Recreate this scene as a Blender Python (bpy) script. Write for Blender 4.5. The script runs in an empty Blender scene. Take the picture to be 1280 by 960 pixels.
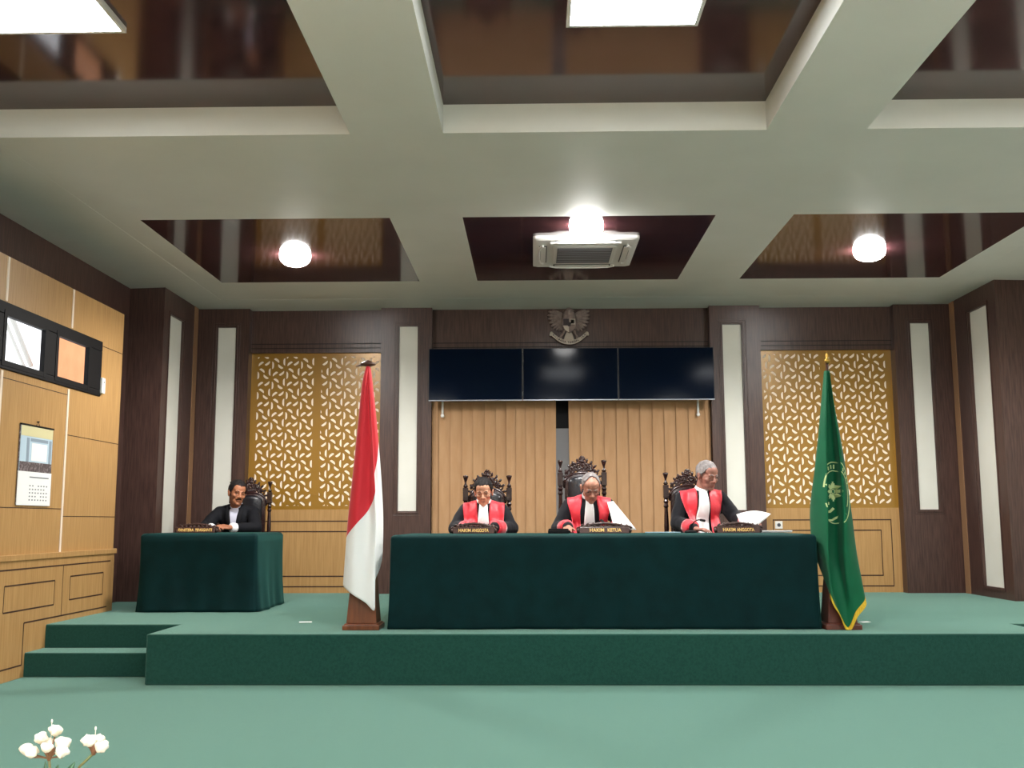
import bpy, bmesh, math, random
from mathutils import Vector, Matrix, noise
from mathutils.bvhtree import BVHTree
random.seed(7)
R = math.radians
SC = bpy.context.scene
COL = SC.collection
P = 0.356            # height of the platform
HB, HP = 3.6, 3.79  # underside of ceiling beams, coffer panels
YW, YF = 11.66, 11.52  # rear wall of the platform, pillar fronts
XL, XR = -3.842, 4.734

# ------------------------------------------------------------------ helpers
class MB:
    def __init__(s): s.bm = bmesh.new()
    def box(s, x0, y0, z0, x1, y1, z1, M=None):
        vs = [s.bm.verts.new(Vector(p) if M is None else M @ Vector(p)) for p in
              ((x0,y0,z0),(x1,y0,z0),(x1,y1,z0),(x0,y1,z0),(x0,y0,z1),(x1,y0,z1),(x1,y1,z1),(x0,y1,z1))]
        for f in ((0,3,2,1),(4,5,6,7),(0,1,5,4),(1,2,6,5),(2,3,7,6),(3,0,4,7)):
            s.bm.faces.new([vs[i] for i in f])
        return s
    def frustum(s, c, w0, d0, w1, d1, h):
        x, y, z = c
        vs = []
        for w, d, zz in ((w0,d0,z),(w1,d1,z+h)):
            for a, b in ((-1,-1),(1,-1),(1,1),(-1,1)):
                vs.append(s.bm.verts.new((x+a*w/2, y+b*d/2, zz)))
        for f in ((0,3,2,1),(4,5,6,7),(0,1,5,4),(1,2,6,5),(2,3,7,6),(3,0,4,7)):
            s.bm.faces.new([vs[i] for i in f])
        return s
    def rings(s, rings, closed=True, cap=True):
        vr = [[s.bm.verts.new(p) for p in r] for r in rings]
        n = len(vr[0])
        for a, b in zip(vr, vr[1:]):
            for i in range(n if closed else n-1):
                j = (i+1) % n
                s.bm.faces.new((a[i], a[j], b[j], b[i]))
        if cap and closed:
            s.bm.faces.new(list(reversed(vr[0]))); s.bm.faces.new(vr[-1])
        return s
    def tube(s, pts, rad, seg=10, loop=False):
        pts = [Vector(p) for p in pts]
        n = len(pts)
        rs = rad if isinstance(rad, (list, tuple)) else [rad]*n
        out = []; prev = None
        for i, p in enumerate(pts):
            a = pts[(i-1) % n] if (loop or i > 0) else p
            b = pts[(i+1) % n] if (loop or i < n-1) else p
            t = (b-a).normalized()
            if prev is None:
                q = Vector((0,0,1)) if abs(t.z) < .9 else Vector((1,0,0))
                u = t.cross(q).normalized()
            else:
                u = (prev - t*prev.dot(t)).normalized()
            prev = u; v = t.cross(u)
            out.append([p + (u*math.cos(2*math.pi*k/seg) + v*math.sin(2*math.pi*k/seg))*rs[i] for k in range(seg)])
        if loop:
            out.append(out[0])
            vr = [[s.bm.verts.new(p) for p in r] for r in out[:-1]]
            vr.append(vr[0])
            for a, b in zip(vr, vr[1:]):
                for i in range(seg):
                    j = (i+1) % seg
                    s.bm.faces.new((a[i], a[j], b[j], b[i]))
            return s
        return s.rings(out)
    def cap(s, p0, p1, r0, r1, seg=14):
        p0, p1 = Vector(p0), Vector(p1)
        d = p1-p0; L = d.length
        t = d.normalized() if L > 1e-6 else Vector((0,0,1))
        pts, rs = [], []
        for k in range(1, 5):
            a = math.pi/2*(1-k/5); pts.append(p0 - t*r0*math.sin(a)); rs.append(r0*math.cos(a))
        pts.append(p0); rs.append(r0)
        if L > 1e-6: pts.append(p1); rs.append(r1)
        for k in range(1, 5):
            a = math.pi/2*k/5; pts.append(p1 + t*r1*math.sin(a)); rs.append(r1*math.cos(a))
        return s.tube(pts, rs, seg)
    def ell(s, c, r, M=None, sub=3):
        m = Matrix.Translation(Vector(c))
        if M is not None: m = m @ M.to_4x4()
        m = m @ Matrix.Diagonal((r[0], r[1], r[2], 1))
        bmesh.ops.create_icosphere(s.bm, subdivisions=sub, radius=1, matrix=m)
        return s
    def lathe(s, prof, c=(0,0,0), seg=20, M=None):
        c = Vector(c)
        rr = []
        for r, z in prof:
            ring = [Vector((r*math.cos(2*math.pi*k/seg), r*math.sin(2*math.pi*k/seg), z)) for k in range(seg)]
            rr.append([c + (M @ p if M else p) for p in ring])
        return s.rings(rr)
    def torus(s, c, R0, r0, M=None, a0=0, a1=360, n=18, seg=8, ry=None):
        c = Vector(c); ry = ry or R0
        full = abs(a1-a0) >= 360
        pts = []
        for k in range(n if full else n+1):
            a = R(a0+(a1-a0)*k/n)
            p = Vector((R0*math.cos(a), 0, ry*math.sin(a)))
            pts.append(c + (M @ p if M else p))
        return s.tube(pts, r0, seg, loop=full)
    def prism_xz(s, poly, y0, y1):   # polygon in the x-z plane extruded along y
        s.rings([[Vector((x, y0, z)) for x, z in poly], [Vector((x, y1, z)) for x, z in poly]])
        return s
    def prism_xy(s, poly, z0, z1):
        s.rings([[Vector((x, y, z0)) for x, y in poly], [Vector((x, y, z1)) for x, y in poly]])
        return s
    def xform(s, M):
        bmesh.ops.transform(s.bm, matrix=M.to_4x4() if len(M) == 3 else M, verts=s.bm.verts); return s
    def build(s, name, mat, parent=None, smooth=False, bevel=0, loc=None, rotz=0, seg=2, fixn=True, subsurf=0):
        if fixn: bmesh.ops.recalc_face_normals(s.bm, faces=s.bm.faces)
        me = bpy.data.meshes.new(name); s.bm.to_mesh(me); s.bm.free()
        return link(name, me, mat, parent, smooth, bevel, loc, rotz, seg, subsurf)

def link(name, me, mat, parent=None, smooth=False, bevel=0, loc=None, rotz=0, seg=2, subsurf=0):
    o = bpy.data.objects.new(name, me); COL.objects.link(o)
    if mat:
        for m in (mat if isinstance(mat, (list, tuple)) else [mat]): me.materials.append(m)
    if parent: o.parent = parent
    if loc: o.location = loc
    if rotz: o.rotation_euler[2] = rotz
    if smooth:
        for p in me.polygons: p.use_smooth = True
    if bevel:
        b = o.modifiers.new('bevel', 'BEVEL'); b.width = bevel; b.segments = seg; b.limit_method = 'ANGLE'; b.angle_limit = R(40)
    if subsurf:
        b = o.modifiers.new('sub', 'SUBSURF'); b.levels = subsurf; b.render_levels = subsurf
    return o

def empty(name, loc=(0,0,0), rotz=0):
    o = bpy.data.objects.new(name, None); COL.objects.link(o)
    o.location = loc; o.rotation_euler[2] = rotz; o.empty_display_size = .1
    return o
def tag(o, label=None, cat=None, group=None, kind=None):
    if label: o['label'] = label
    if cat: o['category'] = cat
    if group: o['group'] = group
    if kind: o['kind'] = kind
    return o
def st(o, label=None):
    o['kind'] = 'structure'
    if label: o['label'] = label
    return o
def realise(o, name, mat, parent=None, smooth=False):
    """turn an object with modifiers / a curve into a plain mesh object"""
    dg = bpy.context.evaluated_depsgraph_get(); dg.update()
    me = bpy.data.meshes.new_from_object(o.evaluated_get(dg))
    old = o.data
    bpy.data.objects.remove(o)
    me.name = name; me.materials.clear()
    return link(name, me, mat, parent, smooth)

# ------------------------------------------------------------------ materials
def srgb(r, g, b):
    f = lambda c: (c/255)/12.92 if c/255 <= .04045 else ((c/255+.055)/1.055)**2.4
    return (f(r), f(g), f(b), 1)
def mat(name, col, rough=.6, metal=0, col2=None, scale=8, stretch=(1,1,1), bump=0, bscale=None, spec=.5, sheen=0, coat=0, emit=0, detail=4, lo=.35, hi=.65, tint=None):
    m = bpy.data.materials.new(name); m.use_nodes = True
    nt = m.node_tree; b = nt.nodes['Principled BSDF']
    b.inputs['Base Color'].default_value = col
    b.inputs['Roughness'].default_value = rough
    b.inputs['Metallic'].default_value = metal
    b.inputs['Specular IOR Level'].default_value = spec
    b.inputs['Sheen Weight'].default_value = sheen
    b.inputs['Sheen Roughness'].default_value = .5
    if tint: b.inputs['Sheen Tint'].default_value = tint
    if coat:
        b.inputs['Coat Weight'].default_value = coat; b.inputs['Coat Roughness'].default_value = .08
    if emit:
        b.inputs['Emission Color'].default_value = col; b.inputs['Emission Strength'].default_value = emit
    if col2 or bump:
        tc = nt.nodes.new('ShaderNodeTexCoord'); mp = nt.nodes.new('ShaderNodeMapping')
        mp.inputs['Scale'].default_value = stretch
        nt.links.new(tc.outputs['Object'], mp.inputs['Vector'])
        nz = nt.nodes.new('ShaderNodeTexNoise'); nz.inputs['Scale'].default_value = scale; nz.inputs['Detail'].default_value = detail
        nt.links.new(mp.outputs[0], nz.inputs['Vector'])
        if col2:
            rp = nt.nodes.new('ShaderNodeValToRGB')
            rp.color_ramp.elements[0].position = lo; rp.color_ramp.elements[0].color = col
            rp.color_ramp.elements[1].position = hi; rp.color_ramp.elements[1].color = col2
            nt.links.new(nz.outputs['Fac'], rp.inputs[0]); nt.links.new(rp.outputs[0], b.inputs['Base Color'])
        if bump:
            n2 = nz
            if bscale:
                n2 = nt.nodes.new('ShaderNodeTexNoise'); n2.inputs['Scale'].default_value = bscale; n2.inputs['Detail'].default_value = 2
                nt.links.new(mp.outputs[0], n2.inputs['Vector'])
            bp = nt.nodes.new('ShaderNodeBump'); bp.inputs['Strength'].default_value = bump; bp.inputs['Distance'].default_value = .01
            nt.links.new(n2.outputs['Fac'], bp.inputs['Height']); nt.links.new(bp.outputs[0], b.inputs['Normal'])
    return m

M = {}
M['carpet'] = mat('green_carpet', srgb(21,62,53), .95, col2=srgb(28,72,62), scale=60, bump=.35, bscale=260, spec=.1, sheen=.70, tint=(.52,.88,.75,1))
M['white'] = mat('white_paint', srgb(222,224,217), .6, col2=srgb(226,228,221), scale=2)
M['marble'] = mat('red_brown_gloss_panel', srgb(54,32,36), .1, col2=srgb(80,50,50), scale=5, detail=10, lo=.3, hi=.7, spec=.8)
M['dark'] = mat('dark_brown_wood', srgb(61,42,38), .33, col2=srgb(84,61,54), scale=5, stretch=(14,14,.8), detail=6, spec=.45)
M['groove'] = mat('groove_dark_brown', srgb(24,15,12), .7)  # dark brown strips that mark the lintel grooves
M['oak'] = mat('light_oak_veneer', srgb(170,130,80), .42, col2=srgb(186,146,94), scale=4, stretch=(16,16,.7), detail=6, spec=.35)
M['oakgroove'] = mat('oak_groove_brown', srgb(58,32,16), .7)  # dark strips laid on the oak to mark grooves and seams
M['plaster'] = mat('pale_plaster', srgb(226,224,214), .8, col2=srgb(232,230,220), scale=3)
M['bounce_floor'] = mat('cream_bounce_floor', srgb(226,218,202), .35, col2=srgb(234,228,214), scale=5)  # pale colour invented for the bounce off the unseen rear floor
M['cream'] = mat('cream_panel', srgb(222,222,212), .55, col2=srgb(226,226,217), scale=3)
M['pale_strip'] = mat('pale_strip', srgb(236,218,198), .5)
M['tan'] = mat('tan_strip', srgb(148,111,80), .5)
M['gold'] = mat('gold_lacquer_board', srgb(158,116,42), .27, metal=.15, spec=.6)
M['backing'] = mat('cream_backing', srgb(255,240,222), .7)
M['black'] = mat('black_frame', srgb(16,15,17), .6, spec=.2)
M['glass'] = None
M['screen'] = mat('tv_glass', srgb(5,16,34), .10, spec=.06)
M['bezel'] = mat('tv_bezel', srgb(18,20,26), .35)
M['silver'] = mat('silver_trim', srgb(150,155,165), .3, metal=.8)
M['blind'] = mat('tan_blind_fabric', srgb(180,141,102), .8, col2=srgb(172,132,93), scale=6, stretch=(3,3,.6))
M['greydoor'] = mat('grey_door', srgb(150,150,152), .6)
M['bronze'] = mat('emblem_bronze', srgb(116,100,96), .45, metal=.2, col2=srgb(140,124,118), scale=30)
M['bronze_dark'] = mat('emblem_dark', srgb(54,44,48), .5, metal=.2)
M['bronze_light'] = mat('emblem_pale', srgb(190,178,165), .45, metal=.2)
M['ac'] = mat('ac_plastic', srgb(228,226,224), .45)
M['acgrille'] = mat('ac_grille', srgb(140,142,152), .5)
M['acdark'] = mat('ac_slot', srgb(70,72,80), .6)
M['lamp'] = mat('lamp_glow', (1,.98,.95,1), .4, emit=60)
M['panel_glow'] = mat('light_panel_glow', (.96,.98,1,1), .4, emit=19)
M['cloth'] = mat('dark_green_cloth', srgb(0,31,33), .8, col2=srgb(1,38,40), scale=7, bump=.12, bscale=120, sheen=.13, spec=.15, tint=(.2,.8,.65,1))
M['redflag'] = None
M['stand'] = mat('flag_stand_wood', srgb(120,66,34), .35, col2=srgb(96,50,26), scale=5, stretch=(8,8,.8))
M['stand_red'] = mat('reddish_stand_wood', srgb(104,52,38), .4, col2=srgb(84,40,30), scale=5, stretch=(8,8,.8))
M['pole'] = mat('pole_wood', srgb(70,40,26), .4)
M['brass'] = mat('brass', srgb(190,150,70), .3, metal=.8)
M['fringe'] = mat('yellow_fringe', srgb(226,190,50), .8, col2=srgb(196,156,30), scale=160, stretch=(1,1,.2))
M['chair'] = mat('black_lacquered_wood', srgb(34,18,18), .22, col2=srgb(48,26,24), scale=12, spec=.6)
M['leather'] = mat('black_leather', srgb(22,22,28), .3, bump=.25, bscale=60, scale=20, spec=.6)
M['plate'] = mat('carved_dark_wood', srgb(54,34,30), .35, col2=srgb(74,50,44), scale=30)
M['goldtext'] = mat('gold_lettering', srgb(236,196,116), .4, metal=.1)
M['paper'] = mat('white_paper', srgb(240,240,238), .7)
M['bluepaper'] = mat('pale_blue_paper', srgb(176,208,220), .7)
M['robe'] = mat('black_robe_cloth', srgb(20,20,26), .8, sheen=.1, spec=.2, bump=.2, bscale=30, scale=10)
M['satin'] = mat('red_satin', srgb(222,36,54), .5, sheen=.4, bump=.5, bscale=18, scale=10, spec=.5)
M['bib'] = mat('white_bib', srgb(252,252,252), .7, bump=.3, bscale=14, scale=10)
M['suit'] = mat('black_suit', srgb(18,19,24), .8, spec=.2)
M['shirt'] = mat('white_shirt', srgb(206,208,226), .7)
M['lip'] = mat('lip', srgb(122,66,58), .5)
M['eye'] = mat('dark_eye', srgb(28,18,16), .3)
M['blackhair'] = mat('black_hair', srgb(18,15,15), .65, spec=.25, col2=srgb(38,33,33), scale=40, stretch=(1,1,.3), bump=.6, bscale=90)
M['darkhair'] = mat('dark_greying_hair', srgb(58,52,50), .5, col2=srgb(92,84,80), scale=40, stretch=(1,1,.3), bump=.6, bscale=90)
M['greyhair'] = mat('grey_hair', srgb(108,102,102), .55, col2=srgb(146,140,138), scale=40, stretch=(1,1,.3), bump=.6, bscale=90)
M['rim'] = mat('spectacle_rim', srgb(110,92,84), .3, metal=.5)
M['petal'] = mat('white_petal', srgb(240,236,222), .6, col2=srgb(226,216,190), scale=30)
M['stem'] = mat('brown_stem', srgb(120,92,58), .6, col2=srgb(96,110,62), scale=10)
M['leaf'] = mat('green_leaf', srgb(58,98,66), .5)
M['calyx'] = mat('brown_calyx', srgb(126,96,62), .6, col2=srgb(150,98,74), scale=60)
M['vase'] = mat('vase_glaze', srgb(190,180,160), .3)
M['orange'] = mat('salmon_render', srgb(222,150,100), .8, col2=srgb(216,142,92), scale=4)
M['greyroof'] = mat('grey_branch', srgb(190,190,185), .8)
M['plastic'] = mat('white_plastic', srgb(232,230,226), .4)
M['calpic_sky'] = mat('calendar_pale_blue', srgb(186,208,222), .5)
M['calpic_cream'] = mat('calendar_cream', srgb(214,206,160), .5)
M['calpic_grey'] = mat('calendar_grey', srgb(140,156,170), .5)
M['calpic_dark'] = mat('calendar_dark', srgb(84,72,74), .5, col2=srgb(170,160,160), scale=60, lo=.5, hi=.75)
M['ink'] = mat('grey_ink', srgb(120,122,126), .6)
M['greenflag_line'] = mat('flag_emblem_thread', srgb(196,212,150), .7)
M['panel_fill_rear'] = mat('fill_panel_glow_rear', (.96,.98,1,1), .4, emit=54)  # glow of the added fill panels out of view
def skin(name, c, c2): return mat(name, c, .48, col2=c2, scale=14, spec=.4)
M['skin_fair'] = skin('skin_tan', srgb(210,156,126), srgb(200,144,114))
M['skin_mid'] = skin('skin_brown', srgb(182,130,108), srgb(170,118,98))
M['skin_deep'] = skin('skin_deep_brown', srgb(164,114,98), srgb(150,102,88))
M['skin_left'] = skin('skin_warm_brown', srgb(178,118,86), srgb(160,104,76))

def glass_mat():
    m = bpy.data.materials.new('window_glass'); m.use_nodes = True
    b = m.node_tree.nodes['Principled BSDF']
    b.inputs['Base Color'].default_value = (1,1,1,1); b.inputs['Roughness'].default_value = 0
    b.inputs['Transmission Weight'].default_value = 1; b.inputs['IOR'].default_value = 1.02
    return m
M['glass'] = glass_mat()
def spectacle_glass(): return M['glass']

def split_mat(name, ca, cb, a, b, rough=.7):
    """two-coloured cloth: colour A where v < a + b*u of the cloth's own UV map, colour B beyond it"""
    m = bpy.data.materials.new(name); m.use_nodes = True
    nt = m.node_tree; bs = nt.nodes['Principled BSDF']; bs.inputs['Roughness'].default_value = rough
    bs.inputs['Sheen Weight'].default_value = .3
    uv = nt.nodes.new('ShaderNodeUVMap'); uv.uv_map = 'UVMap'
    sp = nt.nodes.new('ShaderNodeSeparateXYZ'); nt.links.new(uv.outputs[0], sp.inputs[0])
    mu = nt.nodes.new('ShaderNodeMath'); mu.operation = 'MULTIPLY_ADD'; mu.inputs[1].default_value = b; mu.inputs[2].default_value = a
    nt.links.new(sp.outputs[0], mu.inputs[0])
    gt = nt.nodes.new('ShaderNodeMath'); gt.operation = 'GREATER_THAN'
    nt.links.new(sp.outputs[1], gt.inputs[0]); nt.links.new(mu.outputs[0], gt.inputs[1])
    mx = nt.nodes.new('ShaderNodeMix'); mx.data_type = 'RGBA'
    mx.inputs[6].default_value = ca; mx.inputs[7].default_value = cb
    nt.links.new(gt.outputs[0], mx.inputs[0]); nt.links.new(mx.outputs[2], bs.inputs['Base Color'])
    return m
M['redflag'] = split_mat('red_white_flag', srgb(206,22,40), srgb(232,234,232), 0, 1)
M['greenflag'] = mat('green_flag_cloth', srgb(0,86,54), .65, sheen=.08, spec=.2, col2=srgb(3,94,60), scale=6)

# ------------------------------------------------------------------ the room
XA, XB, Y0, Y1 = -4.21, 5.16, -5.0, 11.9
st(MB().box(XA-.1, 2.0, -.15, XB+.1, Y1, 0).build('floor', M['carpet']))
st(MB().box(XA-.1, Y0-.1, -.15, XB+.1, 2.0, 0).build('floor_rear_bounce', M['bounce_floor']))  # unseen rear floor, made pale to bounce light up to the ceiling
xs0, xs1, ys = -2.77, 3.68, 8.15
st(MB().prism_xy([(XA,ys),(xs0,ys),(xs0,7.44),(xs1,7.44),(xs1,ys),(XB,ys),(XB,11.8),(XA,11.8)], 0.0, P).build('floor_platform', M['carpet'], bevel=.012))
st(MB().box(XA+.3, 7.83, 0.0, xs0, ys, P/2).build('floor_step', M['carpet'], bevel=.01))
st(MB().box(xs1, 7.83, 0.0, XB, ys, P/2).build('floor_step', M['carpet'], bevel=.01))

# ceiling: white beam grid, glossy red-brown panels in the coffers
lx = [(XA-.1,-3.2),(-1.155,-.56),(1.49,2.12),(4.15,XB+.1)]
ty = [(Y0,-1.5),(1.5,3.3),(6.24,8.06),(10.28,Y1)]
b = MB()
def row_x(i): return lx if i == 2 else [(XA-.1,-3.9),(-1.155,-.56),(1.49,2.12),(4.86,XB+.1)]   # front rows reach further to the walls
for y0, y1 in ty: b.box(XA-.1, y0, HB, XB+.1, y1, HP+.04)
for r_i, ((_, y0), (y1, _)) in enumerate(zip(ty, ty[1:])):
    for x0, x1 in row_x(r_i): b.box(x0, y0, HB, x1, y1, HP+.04)
st(b.build('ceiling', M['white']))
for r_i, ((_, y0), (y1, _)) in enumerate(zip(ty, ty[1:])):
    zc_ = HB if r_i == 2 else HP          # the rear row lies flush, the front rows are recessed
    for (_, x0), (x1, _) in zip(row_x(r_i), row_x(r_i)[1:]):
        st(MB().box(x0, y0, zc_, x1, y1, zc_+.04).build('ceiling_panel', M['marble']))
st(MB().box(XA-.1, Y0-.1, HP+.04, XB+.1, Y1, HP+.12).build('ceiling_slab', M['white']))
# slightly lower margin along the walls
mg = MB()
for x0, x1 in ((-3.46, XA), (4.41, XB)):
    mg.prism_xz([(x0, HB+.004), (x0, HB-.001), (x1, 3.58), (x1, HB+.004)], 6.3, Y1)
mg.rings([[Vector((x, y, z)) for y, z in ((11.1, HB+.004), (11.1, HB-.001), (11.7, 3.578), (11.7, HB+.004))] for x in (XA, XB)])
st(mg.build('ceiling_margin', M['white']))

# side and rear shells
st(MB().box(XA-.06, Y0, 3.1, XA, Y1, HB).box(XA-.06, 9.95, 0, XA, Y1, 3.1).prism_xy([(-3.92,9.45),(-3.87,9.45),(XA,10.0),(XA-.06,10.0)], 0, 3.1)
   .prism_xy([(XA-.06,Y0),(-3.87,Y0),(-3.87,9.45),(XA-.06,9.99)], 3.07, 3.1).build('wall_left', M['dark']))
st(MB().box(XB, Y0, 0, XB+.1, Y1, HB).build('wall_right', M['plaster']))
st(MB().box(XA-.1, Y0-.1, 0, XB+.1, Y0, HB).build('wall_rear', M['plaster']))
st(MB().box(XA-.06, 11.72, 0, XB+.1, Y1, HB).build('wall_back', M['dark']))

# ---- left wall: oak panelling around a high window
XO = -3.86
WY0, WY1, WZ0, WZ1 = 6.36, 8.98, 2.26, 2.755
st(MB().box(XO-.06, Y0, 0, XO, WY0, 3.1).box(XO-.06, WY1, 0, XO, 9.45, 3.1).box(XO-.06, WY0, 0, XO, WY1, WZ0)
   .box(XO-.06, WY0, WZ1, XO, WY1, 3.1).build('wall_left_panelling', M['oak']))
g = MB()
for y0, y1, z in ((8.39,9.45,1.87),(7.31,8.36,2.2),(7.31,8.36,1.26),(6.2,7.28,1.87),(8.99,9.45,2.72),(8.39,9.45,1.2)):
    g.box(XO, y0, z-.003, XO+.0012, y1, z+.003)
st(g.build('trim_1', M['oakgroove']))
k = 2
for yy in (8.372, 7.294, 6.215):
    for z0, z1 in ((.905, WZ0-.01), (WZ1+.01, 3.095)):
        st(MB().box(XO, yy-.014, z0, XO+.006, yy+.014, z1).build('trim_%d' % k, M['pale_strip'])); k += 1
# wainscot
XV = -3.832
st(MB().box(XO, Y0, 0, XV, 9.42, .87).box(XO, Y0, .868, XV+.012, 9.44, .912).build('wall_left_wainscot', M['oak'], bevel=.004))
g = MB(); t = .0015
def gh(y0, y1, z, w=.011): g.box(XV, y0, z-w/2, XV+t, y1, z+w/2)
def gv(y, z0, z1, w=.011): g.box(XV, y-w/2, z0, XV+t, y+w/2, z1)
gh(Y0+.1, 9.33, .805)
gh(7.79, 9.29, .402); gv(7.79, .094, .402); gh(Y0+.1, 7.79, .094)
for y0, y1, z0, z1 in ((7.47,8.26,.50,.69),(8.535,9.19,.518,.708),(6.3,7.2,.47,.68),(5.2,6.05,.3,.66)):
    gh(y0, y1, z0); gh(y0, y1, z1); gv(y0, z0, z1, .007); gv(y1, z0, z1, .007)
gv(8.4, .402, .805, .006); gv(7.33, .094, .805, .006)
st(g.build('trim_9', M['oakgroove']))
# window
w = empty('window_1', (XO, 7.67, WZ0)); st(w)
f = MB()
pz0, pz1 = 2.315, 2.665
panes = [(6.47,7.09),(7.29,7.91),(8.12,8.71)]
d0, d1 = -.022, .012
o = lambda y: y-7.67
f.box(d0, o(WY0), 0, d1, o(WY1), pz0-WZ0); f.box(d0, o(WY0), pz1-WZ0, d1, o(WY1), WZ1-WZ0)
ed = [WY0]+[v for p in panes for v in p]+[WY1]
for a, c in zip(ed[0::2], ed[1::2]): f.box(d0, o(a), pz0-WZ0, d1, o(c), pz1-WZ0)
f.build('window_frame', M['black'], w, bevel=.006)
sf = MB()
for y0, y1 in panes:
    for a, c in ((y0-.03, y0+.012), (y1-.012, y1+.03)): sf.box(d0+.0, o(a), pz0-WZ0-.03, d1+.004, o(c), pz1-WZ0+.03)
    for a, c in ((pz0-.03, pz0+.01), (pz1-.01, pz1+.03)): sf.box(d0, o(y0-.03), a-WZ0, d1+.003, o(y1+.03), c-WZ0)
sf.build('sash', M['black'], w)
for y0, y1 in panes:
    MB().box(-.012, o(y0)+.002, pz0-WZ0, -.009, o(y1)-.002, pz1-WZ0).build('window_pane', M['glass'], w)
# outside the window: a salmon neighbouring wall with a pale sloping rail
st(MB().box(-6.05, 12.6, 0, -6.0, 21, 7).build('exterior_wall', M['orange']))
st(MB().tube([(-6.3,11.3,4.1),(-6.3,12.5,3.0)], .02).tube([(-6.3,11.55,4.1),(-6.3,12.6,3.1)], .03).build('exterior_railing', M['greyroof']))

# ---- pillars of the rear wall with cream insets
def pillar(x0, x1, ix0, ix1, iz0=1.265, iz1=3.368):
    r = empty('pillar', ((x0+x1)/2, YF, P)); st(r)
    cx = (x0+x1)/2; q = MB()
    def bx(a, z0, c, z1, y0=0, y1=.2): q.box(a-cx, y0, z0-P, c-cx, y1, z1-P)
    bx(x0, P, ix0, HB); bx(ix1, P, x1, HB); bx(ix0, P, ix1, iz0); bx(ix0, iz1, ix1, HB); bx(ix0, iz0, ix1, iz1, .05, .2)
    q.build('pillar_body', M['dark'], r)
    m = MB()
    for e, wd, dp in ((.012,.014,.010),(.045,.006,.006)):
        a, c, z0, z1 = ix0-e-wd-cx, ix1+e+wd-cx, iz0-e-wd-P, iz1+e+wd-P
        m.box(a, -dp, z0, a+wd, 0, z1); m.box(c-wd, -dp, z0, c, 0, z1); m.box(a+wd, -dp, z0, c-wd, 0, z0+wd); m.box(a+wd, -dp, z1-wd, c-wd, 0, z1)
    m.build('moulding', M['dark'], r, bevel=.002)
    MB().box(ix0-cx+.001, .022, iz0-P+.001, ix1-cx-.001, .049, iz1-P-.001).build('inset_panel', M['cream'], r)
pillar(XL, -3.25, -3.612, -3.402)
pillar(-1.73, -1.148, -1.52, -1.31)
pillar(2.02, 2.592, 2.165, 2.38)
pillar(4.105, XR, 4.288, 4.5)
# side columns closing the platform
def side_column(x0, x1, face, y0, iy0, iy1, iz0, iz1):
    r = empty('column', ((x0+x1)/2, y0, P)); st(r)
    cx = (x0+x1)/2; s = 1 if face > cx else -1
    back = face - s*.06
    q = MB()
    a, c = sorted((x0 if s > 0 else x1, back))
    q.box(a-cx, 0, 0, c-cx, YF+.2-y0, HB-P)
    fa, fc = sorted((back, face))
    q.box(fa-cx, 0, 0, fc-cx, iy0-y0, HB-P); q.box(fa-cx, iy1-y0, 0, fc-cx, YF-y0, HB-P)
    q.box(fa-cx, iy0-y0, 0, fc-cx, iy1-y0, iz0-P); q.box(fa-cx, iy0-y0, iz1-P, fc-cx, iy1-y0, HB-P)
    q.build('column_body', M['dark'], r)
    pa, pc = sorted((face-s*.03, back))
    MB().box(pa-cx, iy0-y0+.001, iz0-P+.001, pc-cx, iy1-y0-.001, iz1-P-.001).build('inset_panel', M['cream'], r)
    ta, tc = sorted((face, face+s*.006))
    MB().box(ta-cx, 11.375-y0, 0, tc-cx, 11.5-y0, HB-P-.01).build('corner_strip', M['tan'], r)
    m = MB()
    ea, ec = sorted((face, face+s*.008))
    for z0, z1, e0, e1 in ((iz0-.03, iz1+.03, iy0-.03, iy0-.012), (iz0-.03, iz1+.03, iy1+.012, iy1+.03)): m.box(ea-cx, e0-y0, z0-P, ec-cx, e1-y0, z1-P)
    for z0, z1 in ((iz0-.03, iz0-.012), (iz1+.012, iz1+.03)): m.box(ea-cx, iy0-.012-y0, z0-P, ec-cx, iy1+.012-y0, z1-P)
    m.build('moulding', M['dark'], r)
side_column(XA, XL, XL, 10.43, 10.615, 11.05, .465, 3.345)
side_column(XR, XB, XR, 10.36, 10.575, 11.045, .465, 3.385)

# lintels, wainscots
def lintel(x0, x1, z0=3.085):
    q = MB().box(x0, YW-.03, z0, x1, 11.72, HB)
    st(q.build('wall_back_lintel', M['dark']))
    q = MB()
    for z in (3.188, 3.137): q.box(x0, YW-.0315, z-.005, x1, YW-.03, z+.005)
    st(q.build('trim_10', M['groove']))
lintel(-3.25, -1.73); lintel(-1.148, 2.02); lintel(2.592, 4.105)
def wains(x0, x1, ox0, ox1):
    st(MB().box(x0, YW, P, x1, 11.72, 1.288).build('wall_back_wainscot', M['oak']))
    q = MB()
    for a, c, z0, z1 in ((ox0, ox1, .42, 1.162), (ox0+.115, ox1-.115, .535, 1.046)):
        w_ = .013
        q.box(a, YW-.0015, z0, c, YW, z0+w_); q.box(a, YW-.0015, z1-w_, c, YW, z1)
        q.box(a, YW-.0015, z0+w_, a+.009, YW, z1-w_); q.box(c-.009, YW-.0015, z0+w_, c, YW, z1-w_)
    st(q.build('trim_11', M['oakgroove']))
wains(-3.25, -1.73, -3.16, -1.82); wains(2.592, 4.105, 2.69, 4.012)

# behind the blinds
st(MB().box(-1.148, 11.70, 2.2, 2.02, 11.72, 3.085).build('wall_back_header', M['black']))
st(MB().box(-1.148, 11.69, P, 2.02, 11.72, 2.2).build('door_1', M['greydoor']))

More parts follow.
